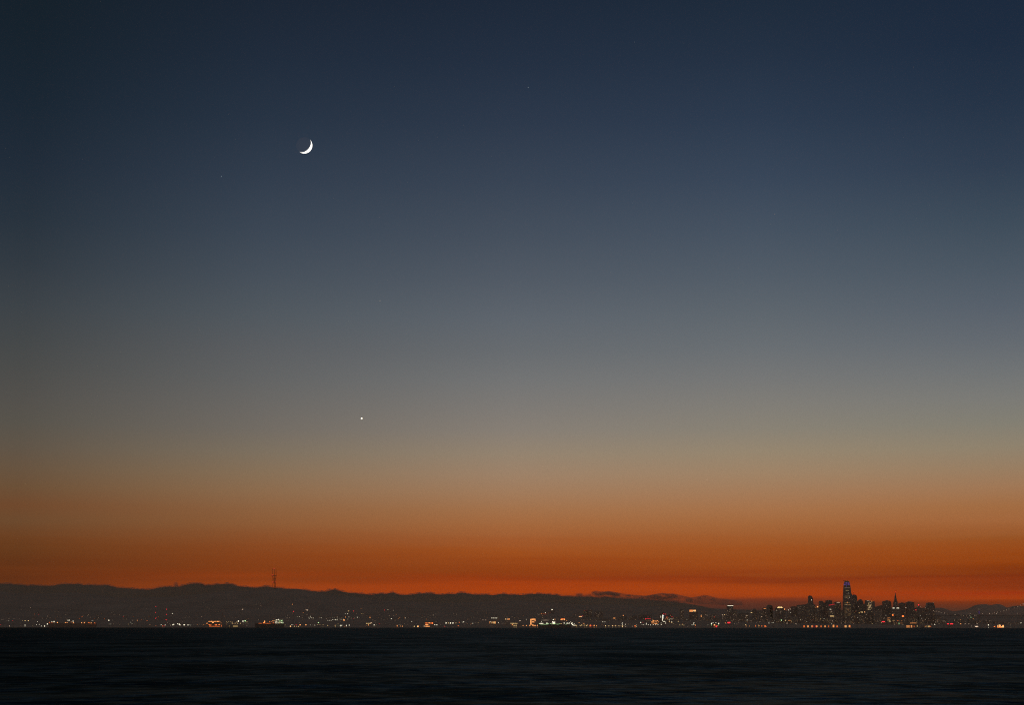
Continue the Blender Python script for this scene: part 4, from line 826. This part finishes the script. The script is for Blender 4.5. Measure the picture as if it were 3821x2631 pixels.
building('office_tower', 'narrow flat-topped tower in the left downtown group', 2880, 12500.0, [(836,700),(840,683),(904,684),(906,700)], "893 688 3 f", (20,842,902,720,1040), M_bld3)
building('office_tower', 'slightly lower link tower between two flat-topped towers', 2880, 12600.0, [(905,712),(935,708),(957,712)], "", (12,908,955,740,1040), M_bld3)
building('office_tower', 'broad flat-topped tower behind the slanted red roofline', 2880, 12500.0, [(958,672),(1066,670)], "1002 682 5 f", (26,965,1062,770,1040), M_bld3)
_r, _cx, _g = building('office_tower', 'tower edged with a slanting red neon roofline', 2880, 12100.0, [(1000,758),(1110,738)], "1030 828 11 w;1050 828 7 f;1066 826 4 f;1050 948 46x9 y;1085 949 34x7 y;1058 865 4x14 f", (30,1008,1106,860,1060), M_bld)
a = at(*pz(2880, 1003, 756), 12100.0); b = at(*pz(2880, 1109, 736), 12100.0)
bm = bmesh.new(); bar(bm, (a.x-_cx, -1, a.z-_g), (b.x-_cx, -1, b.z-_g), 0.9, 6); bmo('neon_strip', bm, emat('r', 1.1), _r)
building('office_tower', 'tower with a pale lit top bar just left of the tallest tower', 2880, 12400.0, [(1104,716),(1118,702),(1214,702),(1222,716)], "1176 707 56x5 f;1150 710 8x4 f", (50,1112,1216,735,1060), M_bld3)
building('office_block', 'dim low block at the tallest tower\'s left foot', 2880, 12600.0, [(1222,850),(1250,840),(1274,845)], "1222 905 6 f".replace('1222','1226'), (10,1228,1270,860,1050), M_bld)

def crown_tower():
    d = 12250.0
    prof = [(327,1299,1372),(345,1293,1376),(365,1288,1381),(400,1284,1388),(450,1279,1397),(530,1275,1405),(600,1273,1410),(720,1272,1413),(850,1272,1413),(1110,1272,1413)]
    P = 2880; cxp = 1342
    base = at(*pz(P, cxp, 1110), d); g = terr(base.x, d)-2
    root = empty('skyscraper', (base.x, d, g)); tag(root, 'tallest tapering glass skyscraper with a purple-lit crown', 'skyscraper')
    def ring(y, xa, xb):
        a = at(*pz(P, xa, y), d); b = at(*pz(P, xb, y), d); hw = (b.x-a.x)/2; cx = (a.x+b.x)/2-base.x; z = a.z-g
        out = []; r = hw*0.32; n = 4
        for qx, qy, a0 in ((1, -1, -90), (1, 1, 0), (-1, 1, 90), (-1, -1, 180)):
            for k in range(n+1):
                t = math.radians(a0+90*k/n)
                out.append((cx+qx*(hw-r)+r*math.cos(t), 24+qy*(hw-r)+r*math.sin(t), z))
        return out
    def loft(rings, m, name):
        v = []; f = []
        for r in rings: v += r
        n = len(rings[0])
        for j in range(len(rings)-1):
            for i in range(n): q = j*n; f.append((q+i, q+(i+1) % n, q+n+(i+1) % n, q+n+i))
        f.append(tuple(range(n))); f.append(tuple(range((len(rings)-1)*n, len(rings)*n)))
        me = mesh(v, f, name); b = bmesh.new(); b.from_mesh(me); bmesh.ops.recalc_face_normals(b, faces=b.faces); b.to_mesh(me); b.free()
        return link(name, me, root, m)
    low = [ring(*p) for p in reversed(prof[3:])]
    low[0] = [(x, y, 0) for x, y, z in low[0]]
    loft(low, M_bld3, 'shaft')
    # crown screen: open metal fins washed by purple light
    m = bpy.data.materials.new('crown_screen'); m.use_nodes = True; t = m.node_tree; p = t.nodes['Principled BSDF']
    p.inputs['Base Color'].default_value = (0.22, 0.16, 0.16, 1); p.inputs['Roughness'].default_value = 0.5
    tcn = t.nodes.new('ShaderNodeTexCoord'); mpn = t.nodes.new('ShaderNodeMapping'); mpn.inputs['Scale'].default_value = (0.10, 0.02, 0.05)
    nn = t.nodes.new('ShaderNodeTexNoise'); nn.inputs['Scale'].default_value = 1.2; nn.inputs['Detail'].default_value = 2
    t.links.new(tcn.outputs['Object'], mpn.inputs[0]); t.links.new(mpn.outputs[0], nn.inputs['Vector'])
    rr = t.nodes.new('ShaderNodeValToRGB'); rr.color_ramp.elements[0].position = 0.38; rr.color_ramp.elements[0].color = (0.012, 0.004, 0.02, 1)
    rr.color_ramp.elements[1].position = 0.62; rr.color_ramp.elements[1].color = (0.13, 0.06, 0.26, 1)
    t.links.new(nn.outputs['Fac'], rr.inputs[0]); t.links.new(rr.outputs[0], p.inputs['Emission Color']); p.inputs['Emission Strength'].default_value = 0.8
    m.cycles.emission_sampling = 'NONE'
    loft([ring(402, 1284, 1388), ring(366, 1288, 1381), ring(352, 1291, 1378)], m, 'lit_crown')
    loft([ring(352, 1291.5, 1377.5), ring(345, 1293, 1376), ring(327, 1299, 1372)], M_bld3, 'crown_top')
    zt = at(*pz(P, 1342, 327), d).z-g
    lb = [(-14, 0), (-6, 0), (2, 0), (10, 0)]
    link('crown_fin', boxes([(x-1.2, x+1.2, 10, 40, zt-0.5, zt+3) for x, _ in lb]), root, M_bld3)
    L_ = "1320 325 6 a;1348 328 6 a;1332 495 56x5 y;1322 420 12x22 p;1352 541 7 w;1330 446 90x3 f;1290 455 6x3 f;1345 470 4 f;1292 597 16x5 f;1325 597 24x4 y;1362 596 22x5 y;1295 617 24x3 f;1320 618 24x5 y;1369 618 16x8 w;1330 690 5 f;1290 717 16x4 y;1330 712 14x12 a;1327 700 6 a;1360 716 22x4 y;1398 717 8x4 y;1288 745 10x4 y;1302 747 10x5 y;1317 746 9x6 w;1333 747 9x5 y;1350 750 12x5 a;1368 748 14x5 y;1388 752 10x6 y;1310 716 9x4 y;1400 740 5 f;1345 637 30x2.5 f;1340 560 50x2.5 f;1385 660 4 f"
    L_ = L_.replace('1322 420 12x22 p', '1320 418 10x24 p')
    wl = parse(L_)
    for r in range(15):                      # lit office floors
        y = 795+r*14
        wl.append((1290, y, 6, 6, 'y', None))
        if random.random() < 0.75: wl.append((1386, y, 6, 6, 'y', None))
        for x in range(1304, 1382, 9):
            if random.random() < (0.8 if (x > 1338 and y > 900) else 0.34): wl.append((x, y+random.choice([0, 1]), random.choice([5, 7, 9]), 4, random.choice('yyfa'), None))
    wl = wl[:99]
    for (x, y, w, h, c, dbl) in wl:
        hw = interp([(327, 36), (400, 52), (450, 59), (530, 65), (600, 68.5), (720, 70.5), (1110, 70.5)], y)
        q = at(*pz(P, x, y), d); lv = level(c, max(min(w, 8), h))*(0.30 if y > 780 else 0.45)
        if c == 'p': lv = 0.18
        rm = m_per(d, hw); dy = 24-rm
        e = abs(q.x-base.x)-rm*0.68
        if e > 0: dy += rm*0.32-math.sqrt(max(0, (rm*0.32)**2-e*e))
        wi = link('lit_window', pane(c, lv), root); wi.location = (q.x-base.x, dy-0.1, q.z-g); wi.scale = (m_per(d, w), 1.0, m_per(d, h))
crown_tower()
building('office_tower', 'sliver of a tower touching the tallest tower\'s right side', 2880, 12600.0, rect(1400,1420,551), "", (8,1412,1418,580,900), M_bld3)
_r, _cx, _g = building('office_tower', 'stepped tower with a red-tipped antenna right of the tallest tower', 2880, 12450.0, [(1414,690),(1420,605),(1432,584),(1440,572),(1486,572),(1500,592),(1506,612),(1510,690)], "1470 570 6 r;1477 568 4 r;1465 578 4 f;1495 574 3 r", (44,1420,1504,640,1060), M_bld3)
def antenna(root, cx, g, P, x, y0, y1, d, beacon=5):
    a = at(*pz(P, x, y1), d); b = at(*pz(P, x, y0), d)
    bm = bmesh.new(); bar(bm, (a.x-cx, 6, a.z-g-1), (b.x-cx, 6, b.z-g), 0.9, 5); bmo('antenna', bm, M_met, root)
    if beacon: o = link('beacon', globe('r', 1.8), root); o.location = (b.x-cx, 5, b.z-g); k = m_per(d, beacon); o.scale = (k, k, k)
antenna(_r, _cx, _g, 2880, 1443, 517, 572, 12450.0, 6)
building('office_tower', 'dome-shouldered dark tower right of the antenna tower', 2880, 12400.0, [(1512,760),(1516,700),(1524,685),(1538,680),(1548,660),(1570,649),(1594,660),(1604,680),(1614,690),(1618,760)], "1530 780 4x12 f;1597 879 12 y;1578 876 12 y;1545 893 16x5 y", (26,1522,1610,770,1060), M_bld3)
building('office_tower', 'low dim tower between the dome and the slanted roof', 2880, 12600.0, rect(1620,1665,736), "1638 876 14x10 a;1632 870 5 f;1645 883 5 f", (14,1624,1662,770,1060), M_bld3)
_r, _cx, _g = building('office_tower', 'broad slant-roofed tower with a dense patch of lit windows', 2880, 12250.0, [(1666,666),(1740,674),(1816,690)], "1668 668 4 f;1700 673 40x2.5 f;1740 680 4 a;1760 684 14x5 a;1775 687 5 a", (10,1675,1805,860,1060), M_bld)
antenna(_r, _cx, _g, 2880, 1763, 632, 682, 12250.0, 0)
for r in range(12):
    for x in range(1684, 1766, 9):
        y = 700+r*12; pr = 0.62 if 1696 < x < 1740 else 0.3
        if r == 0: pr = 0.12
        if random.random() < pr:
            p = at(*pz(2880, x, y), 12250.0); wi = link('lit_window', pane(random.choice('yfy'), random.choice([0.5, 0.8, 1.3])), _r)
            wi.location = (p.x-_cx, -0.25, p.z-_g); wi.scale = (m_per(12250, random.choice([4, 6, 8])), 0.5, m_per(12250, 5))
building('office_block', 'dark stepped block sloping up to the flat-roofed tower', 2880, 12500.0, [(1816,790),(1860,780),(1900,768),(1940,758),(1970,750)], "1952 710 4x20 r;1953 700 4 r".replace('1952 710 4x20 r;1953 700 4 r','1878 835 5 f'), (20,1822,1965,800,1060), M_bld)
_r, _cx, _g = building('office_tower', 'flat-roofed broad tower left of the pyramid', 2880, 12400.0, [(1970,700),(1974,682),(2010,680),(2014,675),(2085,677),(2088,686),(2105,690),(2110,760)], "2057 684 4 f", (22,1978,2100,720,1060), M_bld3)
def pyramid():
    d = 12300.0; P = 2880
    b = at(*pz(P, 2201, 1100), d); g = terr(b.x, d)-2
    root = empty('pyramid_tower', (b.x, d, g)); tag(root, 'slender dark pyramid skyscraper with a red tip light', 'skyscraper')
    hw = [(521, 0.8), (560, 6), (600, 11.5), (700, 25), (770, 33), (1100, 66)]
    v = []; f = []
    cxp = at(*pz(P, 2199, 700), d).x-b.x
    for y, h in reversed(hw):
        z = at(*pz(P, 2200, y), d).z-g; m_ = m_per(d, h); xc = at(*pz(P, 2197 if y < 690 else 2201, y), d).x-b.x
        v += [(xc-m_, 30-m_, z), (xc+m_, 30-m_, z), (xc+m_, 30+m_, z), (xc-m_, 30+m_, z)]
    for j in range(len(hw)-1):
        for i in range(4): q = j*4; f.append((q+i, q+(i+1) % 4, q+4+(i+1) % 4, q+4+i))
    f.append((0, 3, 2, 1)); f.append(tuple(range(len(hw)*4-4, len(hw)*4)))
    link('shaft', mesh(v, f), root, M_bld3)
    z1 = at(*pz(P, 2200, 690), d).z-g; z0 = at(*pz(P, 2200, 800), d).z-g
    w_ = m_per(d, 26); link('side_wing', boxes([(cxp-w_-3, cxp-w_+1, 20, 40, z0*0.2, z1), (cxp+w_-1, cxp+w_+3, 20, 40, z0*0.2, z1)]), root, M_bld3)
    for (x, y, s, c, lv) in ((2194, 520, 7, 'r', 2.0),):
        q = at(*pz(P, x+2, y), d); o = link('beacon', globe(c, lv), root); o.location = (q.x-b.x, 28, q.z-g); k = m_per(d, s); o.scale = (k, k, k)
    for (x, y, w, h, c, lv) in ((2194,710,20,3,'f',.25),(2190,735,24,3,'f',.2),(2205,760,16,3,'f',.2)):
        q = at(*pz(P, x, y), d); o = link('lit_window', pane(c, lv), root); o.location = (q.x-b.x, 30-m_per(d, interp(hw, y))-0.3, q.z-g); o.scale = (m_per(d, w), 0.6, m_per(d, h))
pyramid()
building('office_block', 'block with two bright white bars in front of the pyramid', 2880, 12000.0, [(2120,800),(2262,800)], "2150 806 32x9 w;2225 806 42x9 w;2135 930 20x26 o;2137 915 8 a", (24,2128,2255,830,1060), M_bld)
building('office_tower', 'flat-topped tower just right of the pyramid', 3331, 12400.0, [(116,735),(120,720),(150,716),(214,718),(220,735)], "", (8,124,214,760,1040), M_bld3)
building('office_tower', 'wide tower with tiny roof lights, second right of the pyramid', 3331, 12400.0, [(248,705),(278,702),(282,692),(348,692),(352,700),(382,704)], "296 689 4 a;312 687 4 f;326 689 4 f;342 692 4 a;232 798 9x6 w;".replace('232 798 9x6 w;',''), (16,256,376,740,1040), M_bld3)
building('office_tower', 'chamfered dark tower at the skyline\'s right end', 3331, 12300.0, [(600,790),(608,770),(620,712),(726,708),(742,766),(752,790)], "715 708 6 f;618 823 4 f;660 712 3 f", (12,612,742,830,1040), M_bld3)
building('office_block', 'low dark block behind the bridge tower', 3331, 12500.0, [(382,820),(440,800),(510,805),(600,812)], "408 840 22x6 r;385 832 6x4 r;412 842 6 a", (22,390,595,830,1040), M_bld)
# low front row of downtown
front = [(60,190,960),(190,330,985),(330,470,950),(470,620,900),(620,760,930),(760,880,905),(880,1000,960),(1000,1120,985),(1120,1260,930),(1270,1410,1010),(1412,1530,905),(1530,1660,920),(1660,1800,890),(1800,1950,850),(1950,2080,925),(2080,2200,960),(2200,2330,935),(2330,2470,915),(2470,2600,960),(2600,2720,990),(2720,2880,880),(2880,3000,935)]
for i, (x0, x1, yt) in enumerate(front):
    j = random.uniform(6, 16)
    building('waterfront_block', f"dark mid-rise block in downtown's front row, {ordn(i)} from the left", 2880, 11900.0+random.uniform(-60, 60), [(x0, yt+j), (x0+(x1-x0)*0.3, yt), (x1-(x1-x0)*0.25, yt+2), (x1-3, yt+j)], "",
             (34 if 1600 < x1 < 1960 else 24, x0+6, x1-8, yt+22, 1080, 'fffyyya'), random.choice([M_bld, M_bld3]), 'mid-rise blocks in the front row of downtown')
# named bright windows and signs over the front row
building('red_sign', 'short glowing red sign low in front of the flat-roofed tower', 2880, 11500.0, rect(1942,1996,1040), "1968 1047 52x14 r;1935 1066 8 y", m=M_bld3, cat='sign', roof=False)
building('office_block', 'block with stacked yellow floors below the pyramid', 2880, 11600.0, rect(2035,2110,965), "2065 979 44x6 a;2065 1008 44x6 a;2050 1023 20x6 y;2078 1023 24x6 y;2083 1030 20x6 y;2085 1048 30x9 y;2060 1040 12x4 y;2050 994 14x5 a;2090 995 12x5 f", m=M_bld, dim=0.3)
building('office_block', 'block with orange and yellow floors right of the stacked yellow floors', 2880, 11600.0, rect(2125,2330,990), "2150 1025 40x6 y;2145 1038 14x4 a;2225 1028 18x14 o;2250 1034 8 y;2160 1072 22x5 y;2245 1080 18x26 g;2290 1072 50x4 a;2165 1095 16x8 f;2290 1028 20x4 a;2310 1100 30x4 f;2200 1072 20x4 a", m=M_bld, dim=0.25)
lamps(2880, SH, "5 1063 7 w;25 1065 8 w;33 1058 6 w;42 1030 6 w;12 1035 4 f;168 1021 20x14 g;160 1015 8 g;238 1027 10x12 y;232 1020 5 y;246 1033 6 y;295 1027 10x4 a;320 1027 14x7 a;313 1018 5 a;342 1035 8x7 y;268 1078 14x6 f;265 1070 8 f;425 1086 16x5 f;440 1090 8 f;412 1080 5 f", "low on the shore left of the amber doors")
lamps(2880, SH, "502 1014 8 w;535 1010 7 f;616 1044 7 w;921 997 8 w;862 998 10x7 y;775 1002 5 f;815 1046 6 f;1057 1085 7x9 w;1025 1063 6 f;1182 985 6 f;1260 1048 6 f;1230 1058 5 f;1232 1075 5 f;1443 1085 7 f;1655 970 7 f;1510 972 7 w;1408 976 6 f;1310 978 6 w;1483 872 5 r;2015 935 8 w;1736 1045 6 f;1772 1080 12x4 y;1840 1083 6 f;1190 1113 10 w 1147;1250 1115 5 f 1148;1218 1130 5x14 f;1127 1115 5 f;827 1108 5 f 1150", "scattered over the low ground under downtown")
# pier with lit doors: each door its own part
def pier(P, label, x0, x1, ytop, doors, d=10540.0):
    r, cx, g = building('pier_shed', label, P, d, rect(x0, x1, ytop), "", m=M_bld2, gz=0.0, roof=False, depth=30)
    for (x, y, w, h, c) in doors:
        for s in (-1, 1):
            p = at(*pz(P, x, y+s*h*0.27), d); o = link('lit_door', pane(c, level(c, 11 if w > 15 else 8)*0.62), r)
            o.location = (p.x-cx, -0.3, p.z-g); o.scale = (m_per(d, w), 0.6, m_per(d, h*0.42))
pier(2880, 'long low pier shed with a row of orange lit doors under downtown', 552, 1400, 1108,
     [(570,1130,22,30,'o'),(639,1130,26,30,'a'),(708,1130,16,32,'a'),(723,1130,12,28,'r'),(777,1130,14,28,'r'),(794,1130,22,30,'a'),(869,1130,16,28,'o'),(940,1130,22,28,'a'),(1003,1130,14,28,'o'),(1089,1124,26,44,'a'),(1153,1130,20,28,'o'),(1296,1130,22,32,'a'),(1312,1130,16,34,'y'),(1369,1126,20,38,'a'),(1382,1130,14,34,'o')])
pier(3331, 'short pier shed with a square grid of orange lamps by the tugboat', 238, 450, 1105,
     [(254,1131,17,40,'a'),(280,1131,14,40,'a'),(302,1131,12,40,'a'),(333,1131,18,42,'a'),(379,1130,10,24,'o'),(434,1130,15,28,'y')])
pier(3331, 'pier shed with warm lit doors right of the tugboat', 560, 690, 1112,
     [(574,1131,8,18,'a'),(605,1130,9,24,'y'),(638,1131,18,24,'y'),(650,1131,10,22,'a'),(668,1131,14,14,'o')])
building('waterfront_hall', 'gabled waterfront hall brightly lit in amber at far right', 3331, SH, [(1842,1112),(1880,1102),(1893,1098),(1925,1110),(1968,1104)],
 "1856 1115 14x12 a;1856 1140 18x14 a;1875 1108 12x8 y;1890 1104 14x8 y;1892 1120 26x10 a;1905 1110 10x6 a;1884 1134 20x10 a;1910 1132 16x8 a;1925 1136 12x12 a;1947 1113 22x10 a;1945 1135 18x26 y;1958 1128 6x38 a;1895 1150 80x6 o;1905 1144 40x5 a", m=M_bld2, roof=False)
lamps(3331, SH, "547 1131 9 a;620 1090 6 f;680 1093 5x10 f;700 1095 5 f;742 1094 13 w 1157;530 1090 5 f;553 1088 4 f;603 1092 4 f;513 990 7 w;635 993 6 f;796 1018 6x10 f;796 1050 9x7 f;765 1063 4 f;909 1035 8 f;583 1010 4x14 f;890 968 16x5 f;1088 1020 5x12 f;1195 1012 7 a;1200 1085 18x9 a;1157 1066 10x4 f;1280 1084 18x4 f;1345 1085 18x4 f;992 1050 5 a", "low between the bridge tower and red signs")
lamps(3331, SH, "1395 1122 7 w 1141;1490 1080 16x6 f;1480 1130 70x5 f;1500 1112 12x4 f;1689 1105 16x18 w 1150;1797 1131 22x13 o;1788 1131 8 a;2083 1107 7 f 1148;2265 1069 20x7 w;1647 1022 8 f;1750 1024 5 f;1750 1040 5 f;1420 996 10x7 a;1347 993 5 f;1322 973 7 f;2105 1082 4 f;2150 1070 3 f;2196 898 8 f;1560 1030 4 a;1995 1070 3 f", "low on the far right shore")
lamps(3331, 12400.0, "94 950 8 w;57 920 6 f;135 875 5 f;150 890 6 f;222 862 7 f;240 860 6 f;232 798 10x6 w;330 942 8 w;390 944 8x10 y;370 888 9x4 a;487 937 9 w;478 946 6 f;605 933 9 w;725 931 8 f;783 944 9 w;210 946 8 w;85 1028 18x14 o;118 1034 8 a;85 994 14x5 a;226 1018 6 f;321 1083 6 a;545 880 4 a;765 975 5 f", "among the dark blocks right of the pyramid")
building('office_block', 'dark block with one blurred orange square window', 3331, 11700.0, rect(150,240,930), "180 950 30x24 o;172 958 8 a;362 1071 0x0 f".replace(';362 1071 0x0 f',''), (8,158,236,980,1070), M_bld)
building('waterfront_hall', 'long low hall outlined by one thin straight light line', 3331, 11000.0, rect(300,420,1066), "362 1071 112x3.5 a;415 1071 6 y", m=M_bld3, roof=False)
for lab, x0, x1 in (('left small one of the two red glowing signs at far right', 962, 990), ('wider right one of the two red glowing signs at far right', 1016, 1066)):
    building('red_sign', lab, 3331, 11000.0, rect(x0, x1, 1078), f"{(x0+x1)/2} 1085.5 {x1-x0} 4 r;".replace(f"{x1-x0} 4 r", f"{x1-x0}x14 r"), m=M_bld3, cat='sign', roof=False)
# dim hill-quarter blocks at the right
for i, (x0, x1, yt) in enumerate([(770,860,990),(870,960,1000),(1080,1170,1000),(1180,1290,1012),(1340,1450,985),(1470,1560,1020),(1620,1760,1010),(1800,1940,1035),(1960,2100,1050),(2130,2300,1062)]):
    building('waterfront_block', f"faint low block under the bridge deck, {ordn(i)} from the left", 3331, 12000.0+i*15, [(x0, yt+8), (x0+(x1-x0)*0.4, yt), (x1, yt+6)], "", (7,x0+5,x1-5,yt+14,1085,'fffa'), M_bld, 'low blocks under the bridge deck at right')
# mid blocks between panels
for i, (x0, x1, yt) in enumerate([(560,650,960),(720,820,985),(975,1020,1000),(1100,1200,995),(1300,1390,990),(1470,1600,1000),(1600,1720,985),(1730,1830,1000),(1840,1930,975),(1930,2040,960),(2050,2160,985),(2170,2270,960),(2270,2400,975)]):
    building('waterfront_block', f"dim block between the work-lit towers and downtown, {ordn(i)} from the left", 2400, 11950.0+i*8, [(x0, yt+8), (x0+(x1-x0)*0.4, yt), (x1, yt+6)], "", (15,x0+5,x1-5,yt+14,1085,'fffya'), M_bld, 'low blocks left of downtown')

# ------------------------------------------------------------------ bridge
def bridge():
    d = 9700.0; P = 3331
    q = lambda x, y, dy=0.0: at(*pz(P, x, y), d)+Vector((0, dy, 0))
    t0 = q(456, 1140); root = empty('suspension_bridge', (t0.x, d, 0)); o0 = Vector((t0.x, d, 0))
    tag(root, 'suspension bridge at right with a string of cable lights and red-topped tower', 'bridge')
    zd = q(1400, 942).z
    def twr(x, ytop, xo=0):
        bm = bmesh.new(); c = q(x, ytop)-o0
        for s in (-1, 1):
            bar(bm, (c.x+s*6.5*0.0, s*9, -3), (c.x, s*8, c.z), 4.2, 8)
        for k in range(5):
            z = c.z*(0.25+0.17*k); bar(bm, (c.x, -9, z), (c.x, 9, z-10), 1.0, 5); bar(bm, (c.x, 9, z), (c.x, -9, z-10), 1.0, 5)
        bmesh.ops.create_cube(bm, size=1, matrix=Matrix.Translation((c.x, 0, 2)) @ Matrix.Diagonal((26, 34, 10, 1)))
        return bmo('tower', bm, M_bld2, root)
    twr(456, 760); twr(2560, 690)
    o = link('beacon', globe('r', 3.2), root); o.location = q(456, 753, -4)-o0; k = m_per(d, 14); o.scale = (k, k, k)
    xa = q(230, 945).x-t0.x; xb = q(3200, 945).x-t0.x
    link('deck', boxes([(xa, xb, -11, 11, zd-2, zd+1.2), (xa, xb, -10, 10, zd-9.5, zd-8.3)]+[(x, x+1.0, -10, -9.2, zd-8.4, zd-1.9) for x in [xa+i*14 for i in range(int((xb-xa)/14))]]), root, M_bld3)
    cab = [(456,768),(485,778),(570,805),(617,823),(715,851),(760,863),(810,875),(860,885),(910,896),(1000,912),(1105,924),(1200,933),(1300,936),(1400,936),(1500,931),(1600,922),(1700,910),(1793,893),(1893,868),(1955,853),(2045,825),(2150,791),(2200,775),(2295,737),(2430,700),(2560,690)]
    for s in (-8, 8):
        bm = bmesh.new()
        for a, b in zip(cab, cab[1:]): bar(bm, q(*a, s)-o0, q(*b, s)-o0, 0.45, 4)
        bar(bm, q(456, 768, s)-o0, q(240, 940, s)-o0, 0.45, 4)
        bmo('main_cable', bm, M_met, root)
    bm = bmesh.new()
    for i in range(46):
        x = 490+i*44; a = q(x, interp(cab, x), -8)-o0
        if a.z > zd+2: bar(bm, a, (a.x, a.y, zd), 0.18, 3)
    bmo('hanger_cable', bm, M_met, root)
    for (x, y, w, h, c, dbl) in parse("434 783 5 f;485 778 6 f;505 791 5 f;570 805 7 f;617 823 6 f;659 836 4 f;715 851 8 w;760 863 7 f;798 874 6 f;812 876 6 f;845 884 6 f;860 885 6 f;908 896 7 f;955 912 4 f;967 918 5 f;1088 918 6 f;1105 924 6 f;1200 933 6 f;1236 935 6 f;1248 936 6 f;1299 937 6 f;1347 937 6 f;1440 934 7 f;1464 933 7 f;1500 931 4 f;1576 905 6 f;1699 903 9 f;1746 899 6 f;1793 889 6 f;1822 902 9 f;1843 879 6 f;1870 872 3 f;1893 867 5 f;1903 866 4 f;1955 855 7 f;2004 840 7 f;2041 825 6 f;2053 825 5 f;2137 793 4 f;2150 793 4 f;2195 776 6 f;2203 774 7 f;2238 757 5 f;2250 755 7 f;2290 735 7 f;2302 735 7 f;2370 715 7 f"):
        o = link('cable_light', globe('f', 0.62 if w < 6 else 1.0), root); o.location = q(x, y, -9.5)-o0; k = m_per(d, w); o.scale = (k, k, k)
bridge()
_r, _cx, _g = building('lit_mast', 'slim tower washed in purple light under the far headlands', 3331, 12600.0, rect(1516,1532,835), "1512 826 6 f;1527 826 6 f;1519 845 4 a", m=M_bld3, roof=False)
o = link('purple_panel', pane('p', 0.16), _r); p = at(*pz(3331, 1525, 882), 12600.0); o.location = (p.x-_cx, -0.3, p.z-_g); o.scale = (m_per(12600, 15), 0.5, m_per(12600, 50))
building('beacon_tower', 'small tower with a stack of green-white lights at far right', 3331, 12300.0, rect(1372,1388,915), "1370 910 7 f;1380 938 7x8 g;1380 950 7x8 w;1380 972 9 g;1396 972 6 g", m=M_bld3, roof=False)

# ------------------------------------------------------------------ haze over the bay
hz = link('haze', boxes([(-12000, 12000, -400, 23000, -4.5, 640)], 'haze'))
m = bpy.data.materials.new('bay_haze'); m.use_nodes = True; t = m.node_tree; t.nodes.clear()
out = t.nodes.new('ShaderNodeOutputMaterial'); pv = t.nodes.new('ShaderNodeVolumePrincipled')
pv.inputs['Color'].default_value = (0.95, 0.76, 0.50, 1); pv.inputs['Density'].default_value = 1.8e-5; pv.inputs['Anisotropy'].default_value = 0.72
t.links.new(pv.outputs[0], out.inputs['Volume']); hz.data.materials.append(m)
tag(hz, 'thin dusk haze hanging over the bay and the city', 'haze', kind='stuff')
